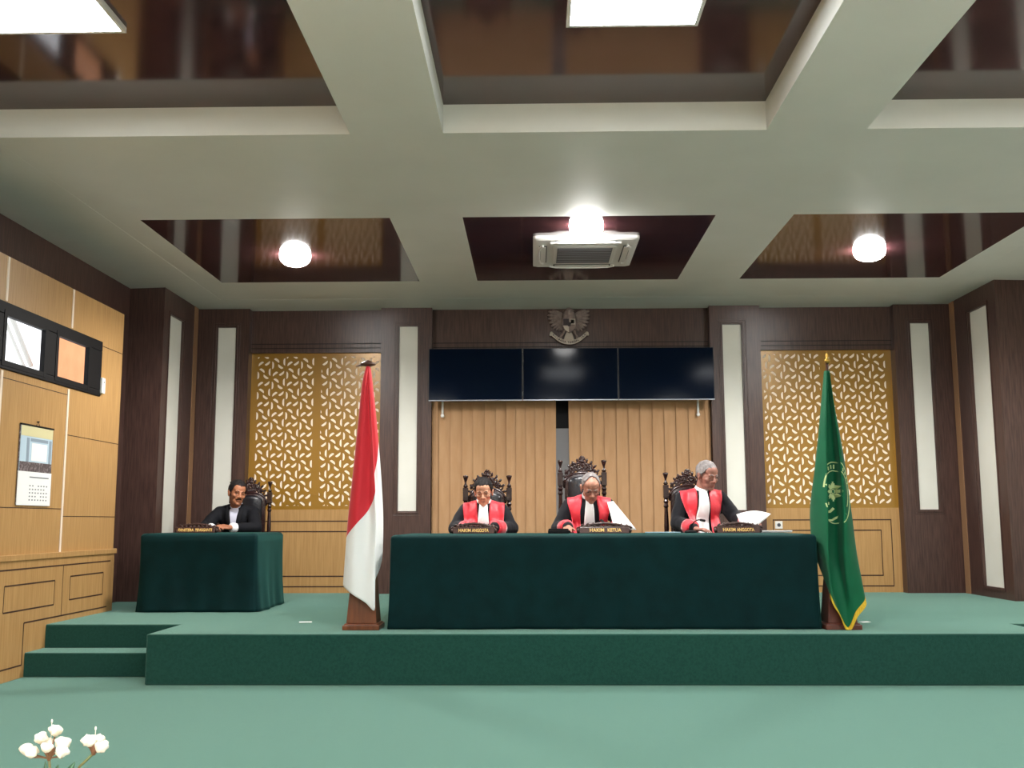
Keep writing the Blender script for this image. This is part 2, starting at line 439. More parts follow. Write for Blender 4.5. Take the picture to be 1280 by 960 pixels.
# ---- pierced gold lattice boards
HALF = [(-11,37),(-11,129),(-22,128),(-34,119),(-41,103),(-41,66),(-34,50),(-22,39)]
def clip(poly, x0, x1, z0, z1):
    for ax, lim, sg in ((0,x0,1),(0,x1,-1),(1,z0,1),(1,z1,-1)):
        out = []
        for i in range(len(poly)):
            a, c = poly[i-1], poly[i]
            da, dc = sg*(a[ax]-lim), sg*(c[ax]-lim)
            if (da >= 0) != (dc >= 0):
                t_ = da/(da-dc); out.append((a[0]+(c[0]-a[0])*t_, a[1]+(c[1]-a[1])*t_))
            if dc >= 0: out.append(c)
        poly = out
        if len(poly) < 3: return []
    return poly
def area(p): return abs(sum(p[i-1][0]*p[i][1]-p[i][0]*p[i-1][1] for i in range(len(p))))/2
def lattice(x0, x1, fields, px, pz, label):
    cx = (x0+x1)/2; z0b, z1b = 1.288, 3.085
    r = empty('lattice_panel', (cx, YW, z0b)); tag(r, label, 'wall panel', 'pierced gold wall panels')
    MB().box(x0-cx, .0095, 0, x1-cx, .05, z1b-z0b).build('backing_board', M['backing'], r)
    cu = bpy.data.curves.new('screen', 'CURVE'); cu.dimensions = '2D'; cu.fill_mode = 'BOTH'; cu.extrude = .0025
    def spl(pts):
        s = cu.splines.new('POLY'); s.points.add(len(pts)-1); s.use_cyclic_u = True
        for q, p in zip(s.points, pts): q.co = (p[0], p[1], 0, 1)
    spl([(x0-cx, 0), (x1-cx, 0), (x1-cx, z1b-z0b), (x0-cx, z1b-z0b)])
    s = .236/250; dx, dz = .168, .236
    for fx0, fx1 in fields:
        for i in range(-14, 15):
            for j in range(-14, 15):
                cX = px+i*dx; cZ = pz+j*dz+(dz/2 if i % 2 else 0)
                if not (fx0-.2 < cX < fx1+.2 and 1.1 < cZ < 3.3): continue
                for q in range(6):
                    a = R(60*q); ca, sa = math.cos(a), math.sin(a)
                    poly = [(cX+(u*ca-v*sa)*s*.79, cZ+(u*sa+v*ca)*s) for u, v in HALF]
                    poly = clip(poly, fx0, fx1, 1.33, 3.045)
                    if len(poly) >= 3 and area(poly) > 6e-5:
                        spl([(u-cx, v-z0b) for u, v in poly])
    ob = bpy.data.objects.new('screen', cu); COL.objects.link(ob)
    ob = realise(ob, 'screen', M['gold'], r)
    ob.data.transform(Matrix.Rotation(R(90), 4, 'X')); ob.location = (0, .006, 0)
lattice(-3.25, -1.73, [(-3.19,-2.52),(-2.437,-1.768)], -3.02, 2.79, 'pierced gold wall panel behind the red and white flag')
lattice(2.592, 4.105, [(2.645,3.29),(3.37,4.035)], 3.54, 2.72, 'pierced gold wall panel behind the green flag')

# ------------------------------------------------------------------ televisions
for x0, x1, lb in ((-1.164,-.112,'left of the three wall-mounted black television screens'),(-.108,.958,'middle wall-mounted black television screen below the eagle emblem'),(.962,2.03,'right of the three wall-mounted black television screens')):
    z0, z1 = 2.484, 3.078; cx = (x0+x1)/2; hw = (x1-x0)/2
    r = empty('television', (cx, 11.35, z0)); tag(r, lb, 'television', 'television screens above the blinds')
    MB().box(-hw, .004, 0, hw, .05, z1-z0).build('casing', M['bezel'], r, bevel=.004)
    MB().box(-hw+.008, 0, .014, hw-.008, .004, z1-z0-.008).build('screen', M['screen'], r)
    MB().box(-hw+.003, -.003, 0, hw-.003, .004, .010).build('lower_trim', M['silver'], r)
    MB().box(-.2, .05, .12, .2, .1, .46).box(-.03, .1, .2, .03, .31 if x0 > -1 and x1 < 2 else .31, .4).build('wall_bracket', M['black'], r)

# ------------------------------------------------------------------ vertical blinds
def blind(sections, x0, x1, label):
    cx = (x0+x1)/2
    r = empty('vertical_blind', (cx, 11.57, P)); tag(r, label, 'blind', 'tan vertical blinds')
    top = 2.56
    for y, a, c, pitch, tilt in sections:
        q = MB(); n = max(1, round((c-a)/pitch)); pt = (c-a)/n
        for i in range(n):
            xm = a+pt*(i+.5)-cx; w_ = pt*1.12; rows = []
            for s_ in range(7):
                u = (s_/6-.5)
                rows.append((xm+u*w_, y-11.57+u*tilt+.006*(1-4*u*u)*-.6))
            rr = []
            for zz in (.02, .6, 1.3, 2.0, top-P):
                jit = .003*math.sin(i*2.3+zz*2)
                rr.append([Vector((p[0]+jit, p[1], zz)) for p in rows]+[Vector((p[0]+jit, p[1]+.002, zz)) for p in reversed(rows)])
            q.rings(rr)
        q.build('slats', M['blind'], r, smooth=False)
    MB().box(x0-cx, -.03, top-P, x1-cx, .04, top-P+.05).build('headrail', M['plastic'], r)
    ex = (-1.02 if x0 < 0 else 1.865)-cx
    MB().box(ex-.012, -.055, 2.34-P, ex+.012, -.05, top-P).ell((ex, -.055, 2.335-P), (.02,.014,.022)).build('pull_cord', M['plastic'], r, smooth=True)
blind([(11.56,-1.05,-.28,.138,.020),(11.585,-1.14,-1.05,.05,.01),(11.545,-.29,.256,.10,.016)], -1.14, .26, 'tan vertical blind hanging behind the left judge, below the left screen')
blind([(11.56,.418,1.9,.138,.020),(11.585,1.9,2.01,.05,.01)], .41, 2.01, 'tan vertical blind hanging below the right screen, right of the narrow grey gap')

# ------------------------------------------------------------------ eagle emblem
EX, EZ, EY = .424, 3.136, 11.6
r = empty('wall_emblem', (EX, EY+.03, EZ)); tag(r, 'bronze eagle emblem with a shield and scroll above the middle screen', 'emblem')
def ep(x, y): return ((x-655)*.001, (580-y)*.00098)
for sg in (1, -1):
    wing = MB()
    fan = [((600,205),(455,146),20),((598,215),(412,158),22),((596,225),(404,205),22),((594,235),(408,252),22),((594,245),(420,300),22),((594,255),(442,345),21),((596,265),(470,378),20),((600,275),(502,398),19),((604,290),(536,406),17),((608,300),(566,402),15)]
    for (ax, ay), (bx_, by), rw in fan:
        p0, p1 = ep(ax, ay), ep(bx_, by)
        a = Vector((sg*p0[0], -.035, p0[1])); c = Vector((sg*p1[0], -.02, p1[1]))
        mid = (a+c)/2; d = c-a
        Mx = Matrix.Rotation(-math.atan2(d.z, d.x), 3, 'Y')
        wing.ell(mid, (d.length/2, .012, rw*.001), Mx, 2)
    wing.build('wing', M['bronze'], r, smooth=True)
    MB().cap((sg*.06,-.04,ep(0,405)[1]), (sg*.095,-.04,ep(0,470)[1]), .022, .014).ell((sg*.1,-.045,ep(0,485)[1]), (.024,.02,.015)).build('leg', M['bronze'], r, smooth=True)
MB().ell((0,-.035,ep(0,230)[1]), (.075,.04,.09)).cap((0,-.04,ep(0,200)[1]), (0,-.045,ep(0,150)[1]), .04, .032).build('body', M['bronze'], r, smooth=True)
MB().ell((.008,-.055,ep(0,146)[1]), (.034,.03,.017)).cap((.03,-.055,ep(0,150)[1]), (.062,-.055,ep(0,158)[1]), .013, .004).build('head', M['bronze'], r, smooth=True)
q = MB()
for k_ in range(-3, 4):
    q.cap((k_*.008,-.03,ep(0,420)[1]), (k_*.017,-.03,ep(0,515)[1]+abs(k_)*.003), .01, .014, 8)
q.build('tail', M['bronze_light'], r, smooth=True)
sh = [ep(580,255), ep(732,255), ep(732,340), ep(712,395), ep(656,432), ep(600,395), ep(580,340)]
s_ = MB().prism_xz(sh, -.085, -.06).build('shield', M['bronze'], r, bevel=.003)
def fld(pts, m): MB().prism_xz([ep(*p) for p in pts], -.088, -.085).build('shield_field', m, s_)
fld([(588,262),(652,262),(652,338),(588,338)], M['bronze_dark'])
fld([(660,262),(726,262),(726,330),(660,330)], M['bronze_light'])
fld([(672,274),(714,274),(714,318),(672,318)], M['bronze_dark'])
fld([(588,346),(652,346),(652,420),(606,390)], M['bronze_light'])
fld([(660,346),(726,346),(706,390),(660,420)], M['bronze'])
MB().prism_xz([ep(634,318), ep(656,298), ep(678,318), ep(670,352), ep(642,352)], -.094, -.088).build('shield_field', M['bronze_dark'], s_)
def arcp(x, off): # scroll centre line
    u = (x-655)/205
    return ep(x, 540+off-112*u*u)
ban = MB(); up_, lo_ = [], []
for k_ in range(25):
    x = 452+406*k_/24
    up_.append(arcp(x, -22)); lo_.append(arcp(x, 24))
ban.rings([[Vector((a[0],-.075,a[1])), Vector((a[0],-.06,a[1])), Vector((c[0],-.06,c[1])), Vector((c[0],-.075,c[1]))] for a, c in zip(up_, lo_)])
bo = ban.build('scroll', M['bronze_light'], r)
for xa, xb in ((452,440),(858,870)): MB().cap((ep(xa,430)[0],-.07,ep(0,430)[1]), (ep(xb,418)[0],-.07,ep(0,450)[1]), .02, .012).build('scroll_end', M['bronze_light'], r, smooth=True)
def text_mesh(body, size, name, m, parent, extrude=.002, bold=0, xs=1.0):
    cu = bpy.data.curves.new(name, 'FONT'); cu.body = body; cu.size = size; cu.extrude = extrude; cu.offset = bold
    cu.align_x = 'CENTER'; cu.align_y = 'CENTER'; cu.resolution_u = 3
    ob = bpy.data.objects.new(name, cu); COL.objects.link(ob)
    ob = realise(ob, name, m, parent)
    ob.data.transform(Matrix.Diagonal((xs,1,1,1))); ob.data.transform(Matrix.Rotation(R(90), 4, 'X'))
    return ob
# motto lettering along the scroll
motto = 'BHINNEKA TUNGGAL IKA'
bmx = bmesh.new()
for i, ch in enumerate(motto):
    if ch == ' ': continue
    x = 475+360*i/(len(motto)-1)
    o_ = text_mesh(ch, .032, 'letter', M['bronze_dark'], None, .001, .0008)
    sl = math.atan2(arcp(x+5,0)[1]-arcp(x-5,0)[1], arcp(x+5,0)[0]-arcp(x-5,0)[0])
    o_.data.transform(Matrix.Translation((arcp(x,0)[0], -.076, arcp(x,0)[1])) @ Matrix.Rotation(-sl, 4, 'Y'))
    bmx.from_mesh(o_.data); bpy.data.objects.remove(o_)
me = bpy.data.meshes.new('motto_lettering'); bmx.to_mesh(me); bmx.free()
link('motto_lettering', me, M['bronze_dark'], bo)

# ------------------------------------------------------------------ ceiling fittings
def ceiling_light(x, y, w_, l_, label, m='panel_glow'):
    r = empty('ceiling_light', (x, y, HP)); tag(r, label, 'ceiling light', 'square ceiling light panels')
    q = MB(); e = .02
    for a in ((-w_/2-e,-l_/2-e,-w_/2,l_/2+e),(w_/2,-l_/2-e,w_/2+e,l_/2+e),(-w_/2,-l_/2-e,w_/2,-l_/2),(-w_/2,l_/2,w_/2,l_/2+e)):
        q.box(a[0], a[1], -.03, a[2], a[3], 0)
    q.build('frame', M['plastic'], r)
    MB().box(-w_/2, -l_/2, -.024, w_/2, l_/2, -.004).build('diffuser', M[m], r)
ceiling_light(-2.525, 4.6, .66, 1.1, 'bright white light panel in the left front ceiling coffer')
ceiling_light(.54, 4.6, .66, 1.1, 'bright white light panel in the middle front ceiling coffer')
ceiling_light(3.25, 4.6, .66, 1.1, 'white light panel in the right front ceiling coffer')
for x_, nm_ in ((-2.18,'left'),(.47,'middle'),(3.13,'right')): ceiling_light(x_, .0, .66, 1.1, 'added fill light panel in the %s ceiling coffer above the camera' % nm_, 'panel_fill_rear')  # unseen panels above the camera, added as fill light
def bulb(x, y, label):
    r = empty('ceiling_lamp', (x, y, HB)); tag(r, label, 'ceiling lamp', 'round ceiling lamps')
    MB().lathe([(.0,0),(.13,0),(.13,-.003),(0,-.003)], seg=36).build('lamp_base', M['plastic'], r, smooth=True)
    MB().lathe([(0,-.003),(.143,-.003),(.140,-.037),(.129,-.061),(.106,-.083),(.074,-.098),(.037,-.107),(0,-.109)], seg=36).build('glare_globe', M['lamp'], r, smooth=True)  # dome made larger than the bulb to take in its glare
    ld = bpy.data.lights.new('lamp_beam', 'SPOT'); ld.energy = 190; ld.spot_size = R(165); ld.spot_blend = .6; ld.shadow_soft_size = .09; ld.color = (1,.97,.93)
    lo_ = bpy.data.objects.new('lamp_beam', ld); COL.objects.link(lo_); lo_.parent = r; lo_.location = (0,0,-.18)
bulb(-2.19, 9.2, 'glowing round lamp in the left rear ceiling coffer')
bulb(.457, 8.32, 'glowing round lamp in front of the ceiling air conditioner')
bulb(3.08, 9.16, 'glowing round lamp in the right rear ceiling coffer')

# four-way ceiling air conditioner
r = empty('air_conditioner', (.474, 9.12, HB)); tag(r, 'white square four-way air conditioner set in the ceiling coffer', 'air conditioner')
hw = .462; hl = .5
def rrect(w_, l_, rad, n=6):
    pts = []
    for cx_, cy_, a0 in ((w_-rad,l_-rad,0),(-w_+rad,l_-rad,90),(-w_+rad,-l_+rad,180),(w_-rad,-l_+rad,270)):
        for k_ in range(n+1):
            a = R(a0+90*k_/n); pts.append((cx_+rad*math.cos(a), cy_+rad*math.sin(a)))
    return pts
MB().rings([[Vector((x,y,z)) for x,y in rrect(a,c,.03)] for a,c,z in ((hw,hl,0),(hw,hl,-.022),(hw-.03,hl-.03,-.034))]).build('fascia', M['ac'], r)
MB().rings([[Vector((x,y,z)) for x,y in rrect(a,c,.05)] for a,c,z in ((.285,.31,-.034),(.285,.31,-.044),(.27,.295,-.05))]).build('intake_panel', M['ac'], r)
q = MB()
q.box(-.245,-.26,-.053,.245,.26,-.049)
g_ = q.build('intake_grille', M['acdark'], r)
q = MB()
for i in range(9): q.box(-.24,-.25+i*.06,-.0545,.24,-.232+i*.06,-.053)
q.build('grille_slats', M['acgrille'], g_)
for ang, dist, ln in ((0,.405,.27),(180,.405,.27),(90,.372,.28),(270,.372,.28)):
    Mx = Matrix.Rotation(R(ang), 4, 'Z')
    lv = MB().box(-ln, -.035, 0, ln, .035, .006).xform(Matrix.Translation((0,0,-.040)) @ Mx @ Matrix.Translation((0,-dist,0)))
    sl = lv.build('outlet_slot', M['acdark'], r)
    q = MB()
    q.tube([(-ln-.035,-.0,.0),(-ln+.02,-.028,-.004),(-ln*.5,-.036,-.006),(ln*.5,-.036,-.006),(ln-.02,-.028,-.004),(ln+.035,0,0)], .011, 8)
    q.box(-ln*.95,-.022,-.004,ln*.95,.026,.004).xform(Matrix.Translation((0,0,-.042)) @ Mx @ Matrix.Translation((0,-dist,0)))
    q.build('louvre', M['ac'], sl, smooth=False)

# ------------------------------------------------------------------ tables under green cloths
def table(x0, x1, y0, y1, top, name, label):
    cx, cy = (x0+x1)/2, (y0+y1)/2; hw, hd = (x1-x0)/2-.06, (y1-y0)/2-.06
    r = empty(name, (cx, cy, P)); tag(r, label, 'table')
    MB().box(-hw, -hd, top-P-.045, hw, hd, top-P-.009).build('tabletop', M['stand'], r)
    for sx in (-1, 1):
        for sy in (-1, 1):
            a, c = sx*(hw-.06), sy*(hd-.06)
            MB().box(a-.025, c-.025, 0, a+.025, c+.025, top-P-.045).build('leg', M['stand'], r)
def cloth(x0, x1, y0, y1, top, back_drop, flare, label, seed):
    cx, cy = (x0+x1)/2, (y0+y1)/2; hw, hd = (x1-x0)/2, (y1-y0)/2
    per = []; rad = .03
    def add(ax, ay, bx_, by, n):
        for k_ in range(n): per.append((ax+(bx_-ax)*k_/n, ay+(by-ay)*k_/n))
    def corner(cx_, cy_, a0):
        for k_ in range(6):
            a = R(a0+90*k_/6); per.append((cx_+rad*math.cos(a), cy_+rad*math.sin(a)))
    corner(hw-rad, -hd+rad, 270); add(hw, -hd+rad, hw, hd-rad, 26)
    corner(hw-rad, hd-rad, 0); add(hw-rad, hd, -hw+rad, hd, int(hw*50))
    corner(-hw+rad, hd-rad, 90); add(-hw, hd-rad, -hw, -hd+rad, 26)
    corner(-hw+rad, -hd+rad, 180); add(-hw+rad, -hd, hw-rad, -hd, int(hw*60))
    H = top-P; rows = []
    N = len(per)
    def ring(inset, z, t):
        out = []
        for i, (x, y) in enumerate(per):
            nx, ny = 0, 0
            if x >= hw-rad-.001: nx = 1
            if x <= -hw+rad+.001: nx = -1
            if y >= hd-rad-.001: ny = 1
            if y <= -hd+rad+.001: ny = -1
            l_ = math.hypot(nx, ny) or 1
            nx /= l_; ny /= l_
            full = H-.004
            drop = back_drop if (ny > .9) else full
            w_ = .010*math.sin(i*.33+seed)*t + .007*math.sin(i*.9+seed*2)*t*t + .02*noise.noise(Vector((x*2.2, y*2.2, z*1.8+seed)))*t
            off = flare*t**3 + w_ - inset
            zz = z if t == 0 else H-.03 - (drop-.03)*t + .0
            if t > .99 and drop == full: zz = .004
            out.append(Vector((x+nx*off, y+ny*off, zz)))
        return out
    rows.append(ring(.05, H, 0)); rows.append(ring(.024, H-.005, 0)); rows.append(ring(.008, H-.015, 0))
    for t_ in (.0001, .08, .18, .3, .42, .55, .68, .8, .9, .96, 1.0): rows.append(ring(0, 0, t_))
    q = MB(); vr = [[q.bm.verts.new(p) for p in rw] for rw in rows]
    for a, c in zip(vr, vr[1:]):
        for i in range(N): q.bm.faces.new((a[i], a[(i+1) % N], c[(i+1) % N], c[i]))
    q.bm.faces.new(vr[0])
    o_ = q.build('tablecloth', M['cloth'], None, smooth=True, loc=(cx, cy, P))
    md = o_.modifiers.new('thick', 'SOLIDIFY'); md.thickness = .003; md.offset = -1
    tag(o_, label, 'tablecloth', 'floor-length green tablecloths')
TT = 1.05
table(-1.075, 2.115, 7.755, 8.85, TT, 'long_table', 'long judges bench table hidden beneath the wide green cloth')
cloth(-1.075, 2.115, 7.755, 8.85, TT, .13, .012, 'long dark green cloth to the floor over the judges bench', 1.3)
table(-3.53, -2.47, 9.22, 10.2, TT, 'small_table', 'small table hidden beneath the green cloth at the left')
cloth(-3.53, -2.47, 9.22, 10.2, TT, .13, .03, 'dark green cloth over the small left table of the man in a suit', 4.1)

# ------------------------------------------------------------------ carved chairs
def scroll(q, c, r0, turns, t, flip, rot=0, n=16):
    pts = []
    for k_ in range(n+1):
        u = k_/n; a = rot+flip*u*turns*2*math.pi; rr = r0*(1-.75*u)
        pts.append((c[0]+rr*math.cos(a), c[1], c[2]+rr*math.sin(a)))
    q.tube(pts, [t*(1-.35*k_/n) for k_ in range(n+1)], 6)
def chair(x, y, rotz, hf, hc, label):
    r = empty('carved_chair', (x, y, P), rotz); tag(r, label, 'chair', 'carved high-backed chairs')
    yb = .235; px_ = .2
    for sx in (-1, 1):
        q = MB()
        q.box(sx*px_-.022, yb-.022, 0, sx*px_+.022, yb+.022, .5)
        zb0 = hf-.235; zb1 = hf-.115
        q.lathe([(.0,.5),(.022,.5),(.026,.53),(.017,.56),(.021,.65),(.023,.75),(.016,zb0-.09),(.024,zb0-.075),(.017,zb0-.05),(.024,zb0-.03),(.016,zb0-.015),(.02,zb0)], (sx*px_, yb, 0), 12)
        q.box(sx*px_-.0245, yb-.024, zb0, sx*px_+.0245, yb+.024, zb1)
        po = q.build('back_post', M['chair'], r, bevel=.003)
        f_ = MB().lathe([(0,zb1),(.012,zb1),(.023,zb1+.012),(.012,zb1+.03),(.008,zb1+.04),(.01,zb1+.055),(.02,zb1+.085),(.026,zb1+.1),(.024,zb1+.11),(0,zb1+.115)], (sx*px_, yb, 0), 14)
        f_.build('finial', M['chair'], po, smooth=True)
        MB().lathe([(0,0),(.02,0),(.03,.03),(.018,.08),(.026,.2),(.03,.3),(.024,.37),(.03,.4),(0,.4)], (sx*.23,-.22,0), 12).build('front_leg', M['chair'], r, smooth=True)
        MB().tube([(sx*.205,.22,.66),(sx*.235,.05,.67),(sx*.25,-.1,.66),(sx*.25,-.2,.63),(sx*.25,-.24,.6)], [.018,.02,.022,.024,.02], 10).lathe([(0,.42),(.018,.42),(.022,.48),(.014,.54),(.018,.62),(0,.63)], (sx*.245,-.17,0), 10).build('armrest', M['chair'], r, smooth=True)
    MB().box(-.25,-.25,.34,.25,.25,.40).build('seat_rail', M['chair'], r, bevel=.01)
    MB().rings([[Vector((a_,c_,z)) for a_,c_ in rrect(.235-e,.235-e,.05)] for z,e in ((.40,0),(.435,0),(.455,.025),(.46,.08))]).build('seat_cushion', M['leather'], r, smooth=True)
    # padded back with an arched top
    zc = hf-.21; wb = .160
    def arch(w_, b0, top_):
        pts = [(-w_, b0), (w_, b0)]
        for k_ in range(13):
            a = math.pi*k_/12; pts.append((w_*math.cos(a), zc+top_*math.sin(a)))
        return pts
    q = MB()
    q.rings([[Vector((a_, yy, c_)) for a_, c_ in arch(w_, b0, tp)] for yy, w_, b0, tp in ((.25,wb,.5,.085),(.215,wb,.5,.085),(.205,wb-.008,.508,.078),(.202,wb-.03,.53,.06))])
    for k_ in range(10):
        for sx in (-1, 1): q.ell((sx*.144, .203, .56+k_*(zc-.56)/9), (.006,.006,.006), None, 1)
    bp = q.build('back_frame', M['chair'], r)
    MB().rings([[Vector((a_, yy, c_)) for a_, c_ in arch(w_, b0, tp)] for yy, w_, b0, tp in ((.203,.128,.54,.062),(.188,.124,.545,.058),(.172,.098,.57,.045),(.166,.055,.62,.02))]).build('back_pad', M['leather'], r, smooth=True)
    # bottom rail between posts and pad
    for bb in ((-.18,.222,.5,.18,.248,.54),(-.18,.225,zc-.04,-wb,.245,zc-.01),(wb,.225,zc-.04,.18,.245,zc-.01)): MB().box(*bb).build('back_rail', M['chair'], r)
    # openwork crest
    q = MB(); top_ = hc-zc; yy = .228
    A0 = .165
    for ang in range(0, 181, 15):
        a = R(ang); f_ = .80 if ang % 30 else .88
        bump_ = 1.0
        c = (A0*f_*math.cos(a), yy, zc+(top_-.045)*f_*math.sin(a)+.005)
        scroll(q, c, .028, 1.3, .011, 1 if ang < 90 else -1, a+1.2)
        c2 = (A0*.60*math.cos(a), yy, zc+.075+(top_-.11)*.55*math.sin(a))
        if 20 < ang < 160: scroll(q, c2, .024, 1.2, .010, -1 if ang < 90 else 1, a)
        lf = Matrix.Rotation(-a, 3, 'Y')
        if 35 < ang < 145: scroll(q, (A0*.34*math.cos(a), yy, zc+.085+(top_-.15)*.36*math.sin(a)), .018, 1.1, .009, 1, a+2)
        q.ell((A0*1.0*math.cos(a), yy, zc+(top_-.04)*1.0*math.sin(a)+.004), (.022,.010,.012), lf, 2)
    q.tube([(A0*.72*math.cos(R(k_*10)), yy, zc+.02+(top_-.06)*.70*math.sin(R(k_*10))) for k_ in range(19)], .006, 6)
    q.tube([(wb*math.cos(R(k_*10)), yy-.01, zc+.09*math.sin(R(k_*10))) for k_ in range(19)], .011, 8)
    for sx in (-1, 1):
        q.tube([(sx*.165,yy,zc-.05),(sx*.172,yy,zc-.02),(sx*.16,yy,zc+.02)], .008, 6)
        scroll(q, (sx*.155,yy,zc-.03), .018, 1.1, .007, sx, 0)
    # palmette on top
    for k_, (dx_, dz_, rr) in enumerate(((0,-.012,.024),(-.03,-.03,.02),(.03,-.03,.02),(-.018,-.008,.016),(.018,-.008,.016))):
        scroll(q, (dx_, yy, hc+dz_-.012), rr, 1.1, .008, 1 if dx_ >= 0 else -1, 1.57)
    q.ell((0, yy, hc-.012), (.014,.01,.014), None, 2).ell((0, yy, hc-.05), (.018,.012,.02), None, 2)
    q.build('carved_crest', M['chair'], r, smooth=True)
chair(-.419, 9.21, 0, 1.215, 1.262, 'black carved chair of the left judge with black hair')
chair(.452, 9.21, 0, 1.352, 1.385, 'tallest black carved chair, behind the presiding judge in the middle')
chair(1.415, 9.21, 0, 1.235, 1.262, 'black carved chair of the grey-haired judge turning aside')
chair(-3.0, 10.72, R(4), 1.225, 1.265, 'black carved chair behind the man in the black suit')

# ------------------------------------------------------------------ people
def remeshed(q, name, m, vox, it=4, parent=None):
    me = bpy.data.meshes.new(name); bmesh.ops.recalc_face_normals(q.bm, faces=q.bm.faces); q.bm.to_mesh(me); q.bm.free()
    ob = bpy.data.objects.new(name, me); COL.objects.link(ob)
    md = ob.modifiers.new('r', 'REMESH'); md.mode = 'VOXEL'; md.voxel_size = vox; md.use_smooth_shade = True
    if it:
        sm = ob.modifiers.new('s', 'SMOOTH'); sm.factor = .5; sm.iterations = it
    return realise(ob, name, m, parent, True)
def bvh_of(o): 
    me = o.data
    return BVHTree.FromPolygons([v.co.copy() for v in me.vertices], [tuple(p.vertices) for p in me.polygons])
def hand(q, wrist, direc, normal, curl, thumb_side, s=1.0, spread=.10):
    """palm and five jointed fingers; direc = towards the fingertips, normal = back of the hand"""
    w = Vector(wrist); d = Vector(direc).normalized(); n = Vector(normal); n = (n-d*n.dot(d)).normalized(); sd = d.cross(n)*thumb_side
    q.cap(w-d*.03*s, w+d*.02*s, .024*s, .026*s, 10)
    tips = []
    for i, (off, ln, rr, bl) in enumerate(((.030,.070,.0085,.088),(.010,.079,.0088,.092),(-.011,.073,.0083,.088),(-.031,.056,.0073,.080))):
        base = w + d*bl*s + sd*off*s
        q.cap(w+d*.02*s+sd*off*.6*s, base, .0145*s, .0125*s, 10)
        ang = curl[i] if isinstance(curl, (list, tuple)) else curl
        dd = (d + sd*(off/.03)*spread).normalized(); p = base
        for k_, fr in enumerate((.45,.30,.25)):
            a = ang*(.7 if k_ == 0 else 1.0)
            ax = n.cross(dd).normalized()
            dd = (Matrix.Rotation(a, 3, ax) @ dd).normalized()
            p2 = p + dd*ln*fr*s
            q.cap(p, p2, rr*s*(1-.08*k_), rr*s*(1-.08*(k_+1)), 8)
            p = p2
        tips.append(p)
    tb = w + d*.03*s + sd*.026*s - n*.004*s
    td = (d*.62 + sd*.7 - n*.25).normalized()
    p1 = tb + td*.038*s
    td2 = (d*.85 + sd*.32 - n*.3).normalized(); p2 = p1+td2*.03*s
    q.cap(w+d*.015*s+sd*.015*s, tb, .014*s, .014*s, 8); q.cap(tb, p1, .0135*s, .0105*s, 8); q.cap(p1, p2, .0105*s, .0085*s, 8)
    return tips

